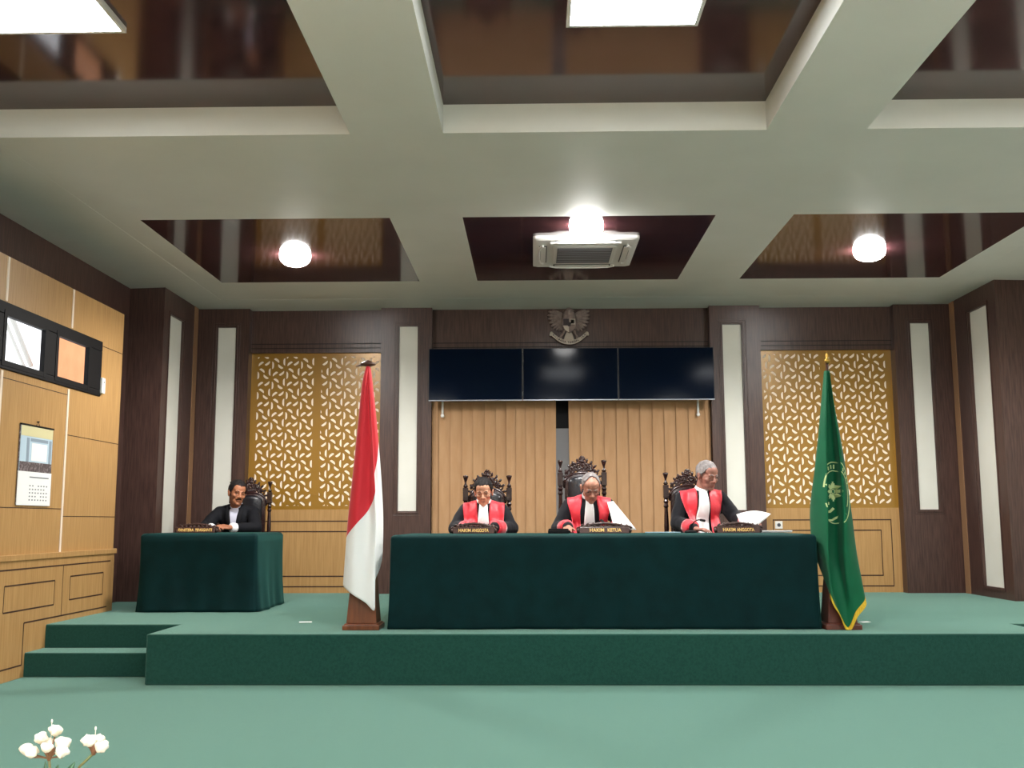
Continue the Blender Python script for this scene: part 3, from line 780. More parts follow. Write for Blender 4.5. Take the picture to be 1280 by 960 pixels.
def person(spec):
    X, Y = spec['pos']; sh = spec['shoulder']; sx_ = spec.get('half', .165)
    hd = Vector(spec['head']); yaw, pit, rol = [R(v) for v in spec['rot']]
    HR = Matrix.Rotation(yaw, 3, 'Z') @ Matrix.Rotation(pit, 3, 'X') @ Matrix.Rotation(rol, 3, 'Y')
    hs = spec.get('hs', 1.0)
    H = Matrix.Translation(hd) @ (HR.to_4x4()) @ Matrix.Scale(hs, 4)
    h = lambda x, y, z: H @ Vector((x, y, z))
    rot = HR
    lean = spec.get('lean', -.10); cxs = spec.get('shift', 0)
    q = MB()
    def E(c, r_): q.ell(h(*c), [v*hs for v in r_], rot, 3)
    def Cp(a, c, r0, r1): q.cap(h(*a), h(*c), r0*hs, r1*hs, 12)
    E((0,.018,.034), (.074,.094,.084)); E((0,-.028,-.012), (.064,.060,.085)); E((0,-.036,-.070), (.053,.048,.045))
    E((0,-.072,-.098), (.024,.018,.017)); E((0,-.040,.046), (.062,.050,.052))
    Cp((-.040,-.078,.019), (-.012,-.087,.017), .010, .010); Cp((.040,-.078,.019), (.012,-.087,.017), .010, .010)
    Cp((0,-.086,.010), (0,-.108,-.028), .008, .0135); E((-.014,-.097,-.034), (.0105,.012,.009)); E((.014,-.097,-.034), (.0105,.012,.009))
    E((-.038,-.056,-.024), (.026,.024,.022)); E((.038,-.056,-.024), (.026,.024,.022))
    E((0,-.084,-.058), (.025,.012,.0065)); E((0,-.082,-.070), (.021,.012,.0075)); E((0,-.074,-.05), (.032,.018,.02))
    for s in (-1, 1):
        E((s*.078,.012,-.008), (.010,.018,.030)); E((s*.084,.018,.008), (.008,.014,.016)); E((s*.076,.006,-.034), (.007,.009,.010))
    nb = Vector((cxs, lean, sh+.005))
    q.cap(h(0,.03,-.05), nb, .056*hs, .058)
    # trunk
    pel = Vector((0, .02, .50))
    ch = Vector((cxs*.9, lean*.85, sh-.13)); ab = (pel+ch)/2 + Vector((0, -.015, 0))
    q.ell(pel, (.16,.125,.10)); q.ell(ab, (.145,.115,.15)); q.ell(ch, (.155,.105,.15))
    for s in (-1, 1):
        q.cap((cxs, lean, sh-.02), (cxs+s*sx_, lean+.01, sh-.06), .044, .042)
        q.cap((s*.085,0,.50), (s*.10,-.40,.49), .075, .055); q.cap((s*.10,-.40,.49), (s*.10,-.36,.09), .055, .036)
        q.cap((s*.10,-.34,.045), (s*.11,-.47,.035), .038, .03)
    arms = {}
    for side, s in (('R', -1), ('L', 1)):
        a = spec[side]
        shp = Vector((cxs+s*sx_, lean+.01, sh-.055)); el = Vector(a['elbow']); wr = Vector(a['wrist'])
        q.cap(shp, el, .045, .038); q.cap(el, wr, .038, .025)
        hand(q, wr, a['dir'], a['up'], a.get('curl', .35), s if a.get('flip', 1) > 0 else -s, .97)
        arms[side] = (shp, el, wr)
    body = remeshed(q, 'person', M[spec['skin']], .0058, 3)
    body.location = (X, Y, P)
    tag(body, spec['label'], 'person')
    bv = bvh_of(body)
    def face_hit(x, z):
        o_ = h(x, -.3, z); d = (rot @ Vector((0,1,0))).normalized()
        hit = bv.ray_cast(o_, d)
        return hit[0] if hit[0] else h(x, -.08, z)
    fwd = (rot @ Vector((0,-1,0))).normalized()
    # eyes, brows, mouth
    for s in (-1, 1):
        p = face_hit(s*.031, -.002)
        MB().ell(p - fwd*.002*0, (.0115*hs,.003,.0032*hs), rot, 2).build('eye', M['eye'], body, smooth=True)
        pts = [face_hit(s*x, z) + fwd*.001 for x, z in ((.013,.019),(.022,.024),(.033,.025),(.045,.019))]
        MB().tube(pts, [.003,.0042,.004,.002], 6).build('eyebrow', M[spec['hair']], body, smooth=True)
    pts = [face_hit(x, -.0645-.0016*abs(x)/.02) + fwd*.0005 for x in (-.024,-.012,0,.012,.024)]
    MB().tube(pts, [.0015,.0028,.003,.0028,.0015], 6).build('mouth', M['lip'], body, smooth=True)
    if spec.get('moustache'):
        pts = [face_hit(x, -.050-.004*abs(x)/.02) + fwd*.002 for x in (-.03,-.018,-.006,.006,.018,.03)]
        MB().tube(pts, [.002,.005,.0055,.0055,.005,.002], 6).build('moustache', M[spec['hair']], body, smooth=True)
    if spec.get('glasses'):
        g_ = MB()
        pl = [face_hit(s*.032, -.004) + fwd*.014 for s in (-1, 1)]
        rx = (rot @ Vector((1,0,0))); rz = (rot @ Vector((0,0,1)))
        for c in pl:
            g_.tube([c + rx*.024*hs*math.cos(R(20*k_)) + rz*.017*hs*math.sin(R(20*k_)) for k_ in range(18)], .0016, 6, loop=True)
        g_.tube([pl[0]+rx*.023*hs, (pl[0]+pl[1])/2+rz*.004+fwd*.003, pl[1]-rx*.023*hs], .0016, 6)
        for s, c in ((-1, pl[0]), (1, pl[1])):
            g_.tube([c+rx*s*.024*hs, h(s*.079,-.05,.0), h(s*.083,.012,.008)], .0016, 6)
        g_.build('glasses', M['rim'], body, smooth=True)
    # hair
    hl = spec['hairline']
    q = MB(); q.ell((0,.018,.034), (1,1,1), None, 5)
    thick = hl.get('thick', .010)
    kill = []
    for v in q.bm.verts:
        d = v.co - Vector((0,.018,.034)); d.normalize()
        nz = noise.noise(d*5+Vector((hl.get('seed',0),0,0)))
        rr = Vector((.0755, .0955, .0855)); 
        k_ = 1 + (thick*(1+.5*max(0, d.z))+.004*nz)/.08 + .002*noise.noise(d*26)/.08
        p = Vector((0,.018,.034)) + Vector((d.x*rr.x, d.y*rr.y, d.z*rr.z))*k_
        v.co = p
        front = hl['front']; temple = hl.get('temple', .01)
        az = math.atan2(abs(p.x), -p.y+.0)   # 0 = front, pi = back
        if az < .75: lim = front + hl.get('peak', 0)*math.cos(az*4.2) - .004*nz
        elif az < 1.45: u = (az-.75)/.7; lim = (front*(1-u) + hl.get('side', -.02)*u)
        elif az < 1.95: lim = hl.get('side', -.02)+ .018
        else: u = min(1, (az-1.95)/.6); lim = hl.get('side', -.02)+.018 - .075*u
        if p.z < lim: kill.append(v)
    bmesh.ops.delete(q.bm, geom=kill, context='VERTS')
    q.xform(H)
    ho = q.build('hair', M[spec['hair']], body, smooth=True)
    md = ho.modifiers.new('t', 'SOLIDIFY'); md.thickness = .010; md.offset = -1
    # clothing
    rb = MB(); ex = .022
    rb.ell(pel+Vector((0,0,.0)), (.16+ex+.01,.125+ex,.10+ex)); rb.ell(ab, (.145+ex+.012,.115+ex,.15+ex)); rb.ell(ch, (.155+ex,.105+ex,.15+.012))
    rb.cap((cxs, lean+.035, sh-.035), (cxs, lean+.03, sh-.03), .075, .075)
    for s in (-1, 1):
        rb.cap((cxs+s*.02, lean+.015, sh-.018), (cxs+s*sx_, lean+.015, sh-.055), .058, .062)
        rb.cap((s*.085,.02,.50), (s*.11,-.40,.49), .10, .075)
        if spec['outfit'] == 'robe': rb.cap((s*.11,-.38,.47), (s*.12,-.36,.10), .08, .085)
        else: rb.cap((s*.11,-.39,.49), (s*.10,-.36,.09), .07, .05)
    for side, s in (('R', -1), ('L', 1)):
        shp, el, wr = arms[side]; w_ = spec.get('sleeve', 1.0)
        rb.cap(shp, el, .066, .064*w_); en = el+(wr-el)*.86
        rb.cap(el, en, .064*w_, (.056 if spec['outfit'] == 'robe' else .043))
    cl = remeshed(rb, 'robe' if spec['outfit'] == 'robe' else 'suit', M['robe' if spec['outfit'] == 'robe' else 'suit'], .010, 5, body)
    for v in cl.data.vertices:
        c = v.co*1.0
        v.co += v.normal*(.0075*noise.noise(Vector((c.x*11, c.y*11, c.z*6)))+.004*noise.noise(Vector((c.x*26, c.y*26, c.z*12))))
    cl.data.update()
    cb = bvh_of(cl)
    def drape(name, rows, m, off=.006, cols=9, thick=.004, wob=0):
        """rows: (angle in degrees from straight ahead up over the shoulder, inner x, outer x)"""
        grid = []
        # resample rows for smoothness
        rs = []
        for (a0, i0, o0), (a1, i1, o1) in zip(rows, rows[1:]):
            for k_ in range(5):
                t_ = k_/5; rs.append((a0+(a1-a0)*t_, i0+(i1-i0)*t_, o0+(o1-o0)*t_))
        rs.append(rows[-1])
        for a, xi, xo in rs:
            line = []
            for k_ in range(cols):
                x = cxs*.9 + xi+(xo-xi)*k_/(cols-1)
                c0 = Vector((x, lean*.8+.02, sh-.15)); dv = Vector((0, -math.cos(R(a)), math.sin(R(a))))
                hit = cb.ray_cast(c0+dv*.6, -dv)
                p = hit[0] if hit[0] else c0+dv*.12
                nn = hit[1] if hit[0] else dv
                if nn.dot(dv) < 0: nn = -nn
                line.append(p + nn*off + dv*(wob*math.sin(k_*1.9+a*.1)))
            grid.append(line)
        qq = MB(); vv = [[qq.bm.verts.new(p) for p in ln] for ln in grid]
        for a, c in zip(vv, vv[1:]):
            for k_ in range(cols-1): qq.bm.faces.new((a[k_], a[k_+1], c[k_+1], c[k_]))
        o_ = qq.build(name, m, body, smooth=True)
        md = o_.modifiers.new('t', 'SOLIDIFY'); md.thickness = thick; md.offset = 1
        sm = o_.modifiers.new('s', 'SMOOTH'); sm.iterations = 3
        return o_
    if spec['outfit'] == 'robe':
        for s in (-1, 1):
            rw = spec['panel'][0 if s < 0 else 1]
            drape('red_front_panel', [(a, s*i_, s*o_) for a, i_, o_ in rw], M['satin'], .006, 11, .004, .0015)
        bw = spec.get('bib', .042); bx0 = spec.get('bibx', 0)
        drape('white_bib', [(-62,bx0*1.6-bw,bx0*1.6+bw),(-25,bx0-bw*.95,bx0+bw*.95),(10,-bw*.85,bw*.85),(36,-bw*.72,bw*.72),(56,-bw*.62,bw*.62)], M['bib'], .009, 9, .004, .002)
        for side, s in (('R', -1), ('L', 1)):
            shp, el, wr = arms[side]
            d = (wr-el).normalized(); e1 = el+(wr-el)*.93; e0 = e1-d*.10
            MB().tube([e0, e0+d*.03, e1-d*.02, e1], [.062,.067,.068,.062], 18).build('red_cuff', M['satin'], body, smooth=True)
    else:
        drape('shirt_front', [(-55,-.012,.012),(-20,-.022,.024),(15,-.036,.036),(42,-.048,.048),(52,-.04,.04)], M['shirt'], .004, 9, .003)
        for s in (-1, 1):
            drape('lapel', [(-30,s*.018,s*.03),(-5,s*.030,s*.062),(18,s*.038,s*.085),(40,s*.047,s*.09),(70,s*.055,s*.085)], M['suit'], .009, 6, .004)
        for side, s in (('R', -1), ('L', 1)):
            shp, el, wr = arms[side]
            d = (wr-el).normalized(); e0 = el+(wr-el)*.80; e1 = el+(wr-el)*1.0
            MB().tube([e0, e0+d*.02, e1-d*.01, e1], [.045,.047,.046,.044], 16).build('shirt_cuff', M['bib'], body, smooth=True)
    # collar around the neck
    nv = (h(0,.03,-.05)-nb).normalized()
    cc = nb + nv*.022
    u = nv.cross(Vector((1,0,0))).normalized(); v_ = nv.cross(u)
    q = MB()
    rr = []
    for k_ in range(24):
        a = 2*math.pi*k_/24
        d = u*math.cos(a)+v_*math.sin(a)
        rr.append((cc+d*.066, d))
    lo_ring = [p - d*.002 - nv*(.014+.018*max(0,-d.y)) for p, d in rr]
    fd = .012 if spec['outfit'] == 'robe' else .030
    hi_ring = [p - d*.006 + nv*(.016-fd*max(0,-d.y)) for p, d in rr]
    n_ = len(rr)
    q.rings([lo_ring, [p+d*.004 for p, (_, d) in zip(lo_ring, rr)], [p+d*.004 for p, (_, d) in zip(hi_ring, rr)], hi_ring, lo_ring], cap=False)
    q.build('collar', M['bib' if spec['outfit'] == 'robe' else 'shirt'], body, smooth=True)
    return body

tz = TT-P     # table top in the figures' own frame
person(dict(label='person in black and red robe at the left, black hair, looking down', pos=(-.435, 9.2), shoulder=.945, half=.155,
    head=(0,-.15,1.05), rot=(-2,16,-2), hs=.98, lean=-.10, skin='skin_fair', hair='blackhair', glasses=True, outfit='robe',
    hairline=dict(front=.074, thick=.009, side=-.005, seed=1), bib=.054, bibx=.004,
    panel=([(-60,.046,.16),(-20,.046,.165),(15,.046,.175),(50,.050,.18),(85,.062,.18),(110,.065,.17)], [(-60,.052,.17),(-20,.050,.18),(15,.048,.185),(50,.050,.185),(85,.062,.18),(110,.065,.17)]),
    R=dict(elbow=(-.245,-.17,.735), wrist=(-.10,-.42,tz+.045), dir=(.5,-.85,-.05), up=(0,0,1), curl=.3),
    L=dict(elbow=(.245,-.17,.735), wrist=(.10,-.42,tz+.045), dir=(-.5,-.85,-.05), up=(0,0,1), curl=.3)))
person(dict(label='person in black and red robe in the middle, balding, head bowed', pos=(.49, 9.2), shoulder=.985, half=.165,
    head=(.015,-.21,1.082), rot=(6,30,0), hs=1.04, lean=-.13, skin='skin_mid', hair='greyhair', glasses=True, outfit='robe',
    hairline=dict(front=.113, thick=.003, side=.0, peak=-.0, seed=3), bib=.048, bibx=.0,
    panel=([(-58,.062,.12),(-25,.075,.15),(15,.078,.170),(50,.060,.19),(85,.055,.19),(110,.060,.17)], [(-58,.080,.15),(-25,.082,.16),(15,.078,.175),(50,.060,.19),(85,.055,.19),(110,.060,.17)]),
    R=dict(elbow=(-.275,-.18,.735), wrist=(-.19,-.42,tz+.045), dir=(-.12,-1,-.06), up=(0,0,1), curl=.3),
    L=dict(elbow=(.285,-.16,.745), wrist=(.22,-.40,tz+.05), dir=(-.25,-1,0), up=(.2,0,1), curl=.55)))
person(dict(label='person in black and red robe at the right, grey hair, turned aside with papers', pos=(1.49, 9.2), shoulder=1.045, half=.165,
    head=(.045,-.12,1.185), rot=(30,14,0), hs=1.04, lean=-.07, skin='skin_deep', hair='greyhair', glasses=True, outfit='robe',
    hairline=dict(front=.070, thick=.007, side=-.005, peak=.004, seed=5), bib=.056, bibx=-.012,
    panel=([(-62,.070,.09),(-35,.068,.125),(0,.056,.17),(45,.048,.195),(85,.052,.195),(110,.060,.18)], [(-62,.055,.13),(-35,.055,.14),(0,.055,.155),(45,.050,.17),(85,.055,.175),(110,.060,.17)]),
    R=dict(elbow=(-.235,-.16,.78), wrist=(-.12,-.40,tz+.03), dir=(.75,-.6,-.04), up=(0,0,1), curl=.3),
    L=dict(elbow=(.275,-.12,.82), wrist=(.37,-.36,tz+.085), dir=(.35,-.9,.05), up=(.3,.1,1), curl=.75)))
person(dict(label='person in black suit and white shirt at the small left table', pos=(-3.055, 10.72), shoulder=.945, half=.175,
    head=(.025,-.23,1.085), rot=(34,6,8), hs=1.05, lean=-.16, skin='skin_left', hair='blackhair', moustache=True, outfit='suit', shift=0,
    hairline=dict(front=.078, thick=.010, side=-.015, peak=-.004, seed=8),
    R=dict(elbow=(-.27,-.33,.74), wrist=(-.12,-.56,tz+.04), dir=(.75,-.6,.1), up=(-.3,-.2,1), curl=.35),
    L=dict(elbow=(.26,-.36,.735), wrist=(.075,-.585,tz+.045), dir=(-1,-.12,.12), up=(0,-.55,1), curl=.22)))

# ------------------------------------------------------------------ name plates on the tables
def nameplate(x, y, w_, words, label, tz_=TT):
    r = empty('name_plate', (x, y, tz_+.002)); tag(r, label, 'name plate', 'carved name plates')
    h_ = .050
    # wedge body
    q = MB(); hw = w_/2
    prof = [(-.045,0),(.04,0),(.03,h_),(-.02,h_)]
    q.rings([[Vector((sx*hw, yy, zz)) for yy, zz in prof] for sx in (-1, 1)])
    bd = q.build('plate_body', M['plate'], r, bevel=.004)
    q = MB(); n = 9
    for i in range(n):
        u = -1+2*i/(n-1); hh = .022*(1-u*u)+.010
        scroll(q, (u*hw*.86, .005, h_+hh*.45), .016+.006*(1-abs(u)), 1.2, .0075, 1 if u < 0 else -1, 1.2)
        q.ell((u*hw*.86+.012, .005, h_+.006), (.022,.014,.010), None, 2)
    q.tube([(-hw*1.0,.005,h_),(-hw*.6,.005,h_+.018),(0,.005,h_+.030),(hw*.6,.005,h_+.018),(hw*1.0,.005,h_)], [.006,.009,.011,.009,.006], 8)
    for sx in (-1, 1):
        scroll(q, (sx*(hw+.005),.0,h_*.75), .02, 1.3, .008, sx, 0)
        q.ell((sx*(hw+.008),0,.02), (.016,.02,.022), None, 2)
    q.build('carved_crest', M['plate'], r, smooth=True)
    a = math.atan2(.025, h_)
    for t_, cx_, ww in words:
        o_ = text_mesh(t_, .042, 'lettering', M['goldtext'], bd, .0015, .0005)
        wd = max(v.co.x for v in o_.data.vertices)-min(v.co.x for v in o_.data.vertices)
        o_.data.transform(Matrix.Diagonal((ww/wd,1,1,1)))
        o_.data.transform(Matrix.Translation((cx_*w_, -.0345, h_*.47)) @ Matrix.Rotation(-a, 4, 'X'))
nameplate(-.485, 8.45, .335, [('HAKIM', -.22, .098), ('ANGGOTA', .16, .136)], 'carved dark wooden name plate reading HAKIM ANGGOTA before the left judge')
nameplate(.575, 8.40, .40, [('HAKIM', -.15, .115), ('KETUA', .20, .11)], 'carved dark wooden name plate reading HAKIM KETUA before the middle judge')
nameplate(1.665, 8.45, .345, [('HAKIM', -.22, .100), ('ANGGOTA', .16, .140)], 'carved dark wooden name plate reading HAKIM ANGGOTA beside the white papers at right')
nameplate(-3.15, 9.62, .36, [('PANITERA', -.25, .145), ('PENGGANTI', .21, .155)], 'carved dark wooden name plate reading PANITERA PENGGANTI on the small left table')

# ------------------------------------------------------------------ things lying on the bench
q = MB().box(-.085,-.06,0,.085,.06,.026).box(-.08,-.055,.026,.08,.055,.038)
o_ = q.build('black_box', M['black'], None, bevel=.004, loc=(.205, 8.36, TT+.002))
tag(o_, 'flat black box left of the middle name plate', 'box')
def sheet(name, pts_fn, nu, nv, m, label, cat='paper', thick=.002, group=None):
    q = MB(); vv = [[q.bm.verts.new(pts_fn(i/nu, j/nv)) for i in range(nu+1)] for j in range(nv+1)]
    for a, c in zip(vv, vv[1:]):
        for i in range(nu): q.bm.faces.new((a[i], a[i+1], c[i+1], c[i]))
    o_ = q.build(name, m, None, smooth=True)
    md = o_.modifiers.new('t', 'SOLIDIFY'); md.thickness = thick; md.offset = 0
    return tag(o_, label, cat, group)
# document held up by the middle judge
def fdoc(u, v):
    a, b_, c, d = Vector((.64,8.93,1.312)), Vector((.695,8.94,1.318)), Vector((.875,8.80,1.075)), Vector((.685,8.74,1.075))
    p = (a*(1-u)+b_*u)*(1-v) + (d*(1-u)+c*u)*v
    p.y -= .025*math.sin(math.pi*v); return p
sheet('document', fdoc, 8, 10, M['paper'], 'white sheet held slanting by the middle judge')
def fdoc2(u, v):
    a, b_, c, d = Vector((1.725,8.80,1.20)), Vector((1.985,8.66,1.205)), Vector((1.86,8.62,1.11)), Vector((1.735,8.66,1.085))
    p = (a*(1-u)+b_*u)*(1-v) + (d*(1-u)+c*u)*v
    p.z += .028*math.sin(math.pi*u)*(1-v*.4); p.y -= .02*math.sin(math.pi*v); return p
sheet('document', fdoc2, 10, 8, M['paper'], 'curled white sheet lifted in the hand of the right judge')
def flat(name, x, y, w_, d_, rz, m, label, n=1, h_=.003, base=TT):
    q = MB()
    for k_ in range(n):
        q.box(-w_/2, -d_/2, k_*h_, w_/2, d_/2, k_*h_+h_*.8, Matrix.Translation((.004*math.sin(k_*3),.004*math.cos(k_*5),0)) @ Matrix.Rotation(.03*math.sin(k_*7), 4, 'Z'))
    o_ = q.build(name, m, None, loc=(x, y, base+.002), rotz=rz)
    return tag(o_, label, 'paper')
flat('paper_pile', 2.0, 8.66, .30, .21, R(-14), M['paper'], 'pile of white papers on the bench before the right judge', 4, .004)
flat('paper_sheet', 1.06, 8.5, .25, .2, R(6), M['bluepaper'], 'pale blue sheet on the bench between middle and right judges', 2, .004)
flat('paper_scrap', -1.815, 8.29, .10, .06, R(12), M['paper'], 'small white scrap on the platform floor left of the red and white flag', 1, .003, P)
flat('paper_scrap', 2.60, 8.26, .07, .05, R(20), M['paper'], 'small white scrap on the platform floor right of the green flag', 1, .003, P)
def mic(x, y, bend, label):
    r = empty('microphone', (x, y, TT+.002)); tag(r, label, 'microphone', 'gooseneck microphones')
    MB().lathe([(0,0),(.05,0),(.05,.012),(.03,.022),(0,.022)], seg=18).build('microphone_base', M['black'], r, smooth=True)
    pts = [(bend*(1-math.cos(a)) , .0-.02*a, .02+.085*math.sin(a*.8)) for a in [k_*.17 for k_ in range(14)]]
    MB().tube(pts, .005, 8).build('gooseneck', M['black'], r, smooth=True)
    e = Vector(pts[-1]); dr = (e-Vector(pts[-2])).normalized()
    MB().cap(e, e+dr*.03, .010, .011).build('microphone_head', M['black'], r, smooth=True)
mic(1.30, 8.58, .05, 'black gooseneck microphone in front of the right judge')
mic(.545, 8.62, .012, 'black upright microphone in front of the middle judge')

# ------------------------------------------------------------------ flags
def catmull(pts, n):
    out = []
    P_ = [pts[0]]+list(pts)+[pts[-1]]
    segs = len(pts)-1
    for i in range(n+1):
        t_ = i/n*segs; k_ = min(int(t_), segs-1); f_ = t_-k_
        p0, p1, p2, p3 = [Vector(P_[k_+j]) for j in range(4)]
        out.append(.5*((2*p1)+(p2-p0)*f_+(2*p0-5*p1+4*p2-p3)*f_*f_+(3*p1-p0-3*p2+p3)*f_**3))
    return out
def flag_cloth(stations, mat_, parent, nu=56, nv=44, name='flag_cloth'):
    """stations: list of (v, [(x,y,z) ...]) cross-sections of the hanging cloth from top to hem"""
    secs = [catmull(s, nu) for s in stations]
    q = MB(); uvl = q.bm.loops.layers.uv.new('UVMap')
    grid = []
    for j in range(nv+1):
        grid.append(None)
    cols = []
    for i in range(nu+1):
        cols.append(catmull([s[i] for s in secs], nv))
    vv = [[q.bm.verts.new(cols[i][j]) for i in range(nu+1)] for j in range(nv+1)]
    for j in range(nv):
        for i in range(nu):
            f_ = q.bm.faces.new((vv[j][i], vv[j][i+1], vv[j+1][i+1], vv[j+1][i]))
            for lp, (a, c) in zip(f_.loops, ((i,j),(i+1,j),(i+1,j+1),(i,j+1))): lp[uvl].uv = (a/nu, c/nv)
    o_ = q.build(name, mat_, parent, smooth=True, fixn=True)
    return o_, cols
def stand(r, m, wb=.27, wt=.19, h_=.36):
    q = MB().frustum((0,0,0), wb, wb, wb, wb, .035).frustum((0,0,.035), wb-.015, wb-.015, wb-.03, wb-.03, .012).frustum((0,0,.047), wb-.05, wb-.05, wt-.03, wt-.03, h_-.047)
    q.build('stand', m, r, bevel=.004)
# red and white flag (local frame: x across, -y towards the room, z up from the platform)
FX, FY = -1.275, 7.83
r = empty('national_flag', (FX, FY, P)); tag(r, 'red and white flag draped on a pole in a wooden stand', 'flag')
stand(r, M['stand'], .275, .20, .40)
MB().tube([(0,0,.38),(0,0,2.02)], .014, 12).build('pole', M['pole'], r, smooth=True)
MB().lathe([(0,1.985),(.03,1.99),(.062,2.0),(.05,2.015),(.02,2.03),(0,2.04)], (0,0,0), 16).cap((-.03,-.01,2.0), (-.085,-.03,1.985), .010, .004).build('finial', M['pole'], r, smooth=True)
zt = 1.985
def fz(zs, xs, ys): return [(x, y, z) for x, y, z in zip(xs, ys, zs)]
st_ = [
 fz([zt]*8, [-.014,-.012,-.004,.006,.014,.008,.012,.016], [.012,-.010,-.024,-.024,-.010,.004,.016,.026]),
 fz([1.85]*8, [-.035,-.038,-.010,.006,.022,.012,.026,.034], [.02,-.024,-.050,-.03,-.040,.0,.015,.035]),
 fz([1.55]*8, [-.058,-.062,-.020,.022,.045,.03,.055,.068], [.03,-.035,-.075,-.04,-.065,.0,.02,.05]),
 fz([1.15]*8, [-.088,-.093,-.035,.030,.075,.06,.088,.105], [.03,-.05,-.10,-.055,-.090,.0,.03,.06]),
 fz([.82,.80,.79,.78,.78,.80,.82,.84], [-.118,-.122,-.05,.035,.098,.085,.112,.125], [.03,-.06,-.115,-.07,-.105,-.01,.03,.065]),
 fz([.52,.50,.47,.44,.42,.50,.56,.60], [-.128,-.132,-.06,.03,.100,.09,.115,.126], [.02,-.10,-.165,-.150,-.160,-.06,.03,.065]),
 fz([.345,.325,.265,.205,.150,.32,.44,.52], [-.133,-.138,-.06,.035,.108,.085,.110,.122], [.0,-.12,-.185,-.178,-.185,-.09,.03,.07]),
]
M['redflag'].node_tree.nodes['Math'].inputs[1].default_value = -.39
M['redflag'].node_tree.nodes['Math'].inputs[2].default_value = .785
fc, _ = flag_cloth(st_, M['redflag'], r)
md = fc.modifiers.new('t', 'SOLIDIFY'); md.thickness = .002; md.offset = 0

# green flag with a round emblem and a yellow fringe
GX, GY = 2.268, 7.83
r = empty('court_flag', (GX, GY, P)); tag(r, 'green flag with yellow fringe and round emblem draped on a pole', 'flag')
stand(r, M['stand_red'], .265, .19, .36)
MB().tube([(0,.012,.34),(0,.012,2.0)], .011, 12).build('pole', M['pole'], r, smooth=True)
MB().lathe([(0,1.99),(.012,1.99),(.022,2.005),(.02,2.02),(.008,2.03),(.016,2.045),(.004,2.075),(0,2.08)], (0,0,0), 16).build('finial', M['brass'], r, smooth=True)
sg_ = [
 fz([1.93]*9, [-.022,-.026,-.016,-.012,.0,.004,.010,.008,.012], [.022,-.010,-.034,-.018,-.018,-.032,-.008,.018,.030]),
 fz([1.72]*9, [-.050,-.054,-.036,-.028,.000,.010,.020,.022,.032], [.022,-.036,-.070,-.020,-.020,-.070,-.030,.018,.034]),
 fz([1.45]*9, [-.085,-.091,-.058,-.044,.006,.022,.056,.058,.072], [.022,-.055,-.100,-.020,-.020,-.105,-.045,.018,.036]),
 fz([1.18]*9, [-.112,-.120,-.074,-.062,.014,.032,.086,.090,.104], [.07,-.01,-.125,-.020,-.020,-.130,-.055,.018,.04]),
 fz([.88,.86,.84,.82,.82,.82,.84,.86,.88], [-.138,-.146,-.086,-.074,.008,.032,.112,.118,.130], [.15,.05,-.140,-.022,-.022,-.148,-.065,.018,.04]),
 fz([.66,.62,.56,.54,.53,.54,.56,.58,.60], [-.128,-.140,-.098,-.082,.000,.026,.130,.140,.156], [.18,.09,-.150,-.030,-.030,-.158,-.075,.012,.04]),
 fz([.56,.54,.36,.30,.28,.32,.36,.38,.42], [-.104,-.110,-.098,-.072,.008,.034,.142,.156,.186], [.18,.10,-.170,-.120,-.120,-.178,-.125,-.02,.04]),
 fz([.50,.46,.235,.14,.015,.13,.22,.30,.36], [-.100,-.104,-.098,-.050,.016,.075,.149,.162,.187], [.18,.10,-.180,-.168,-.165,-.182,-.172,-.03,.04]),
]
gc, cols = flag_cloth(sg_, M['greenflag'], r)
md = gc.modifiers.new('t', 'SOLIDIFY'); md.thickness = .002; md.offset = 0
# fringe along the hem of the front folds
i0, i1 = 13, 45
q = MB(); ra, rb_ = [], []
for i in range(i0, i1+1):
    a = cols[i][-1]; up2 = cols[i][-4]
    d = (a-up2).normalized(); ra.append(a+Vector((0,-.004,0))-d*.008); rb_.append(a+d*.032+Vector((0,-.008,0)))
for k_ in range(len(rb_)):
    rb_[k_].z = max(rb_[k_].z, .006)
q.rings([[a+Vector((0,-.003,0)), a+Vector((0,.003,0)), c+Vector((0,.003,0)), c+Vector((0,-.003,0))] for a, c in zip(ra, rb_)])
q.build('fringe', M['fringe'], r, smooth=False)
# round emblem stitched on the cloth, following its folds
gb = bvh_of(gc)
def on_flag(x, z):
    hit = gb.ray_cast(Vector((x, -.6, z)), Vector((0,1,0)))
    return (hit[0]+Vector((0,-.004,0))) if hit[0] else None
em = MB()
def ribbon(pts, w_):
    pr = []
    for k_, p in enumerate(pts):
        a = pts[max(0,k_-1)]; c = pts[min(len(pts)-1,k_+1)]
        d = Vector((c[0]-a[0], c[1]-a[1])); 
        if d.length < 1e-6: continue
        n_ = Vector((-d.y, d.x)).normalized()*w_/2
        u_, v_ = on_flag(p[0]+n_.x, p[1]+n_.y), on_flag(p[0]-n_.x, p[1]-n_.y)
        if u_ is None or v_ is None or (u_-v_).length > w_*6:
            if len(pr) > 1: _flush(pr)
            pr = []; continue
        pr.append((u_, v_))
    if len(pr) > 1: _flush(pr)
def _flush(pr):
    em.rings([[a, c, c+Vector((0,.002,0)), a+Vector((0,.002,0))] for a, c in pr])
ecx, ecz, er, ez_ = .0, 1.0, .098, .23
def circ(rx_, rz_, a0, a1, n=40): return [(ecx+rx_*math.cos(R(a0+(a1-a0)*k_/n)), ecz+rz_*math.sin(R(a0+(a1-a0)*k_/n))) for k_ in range(n+1)]
ribbon(circ(er, ez_, -60, 170, 50), .008)
ribbon(circ(er*.80, ez_*.72, -40, 150, 40), .006)
ribbon(circ(er, ez_, 200, 300, 24), .007)
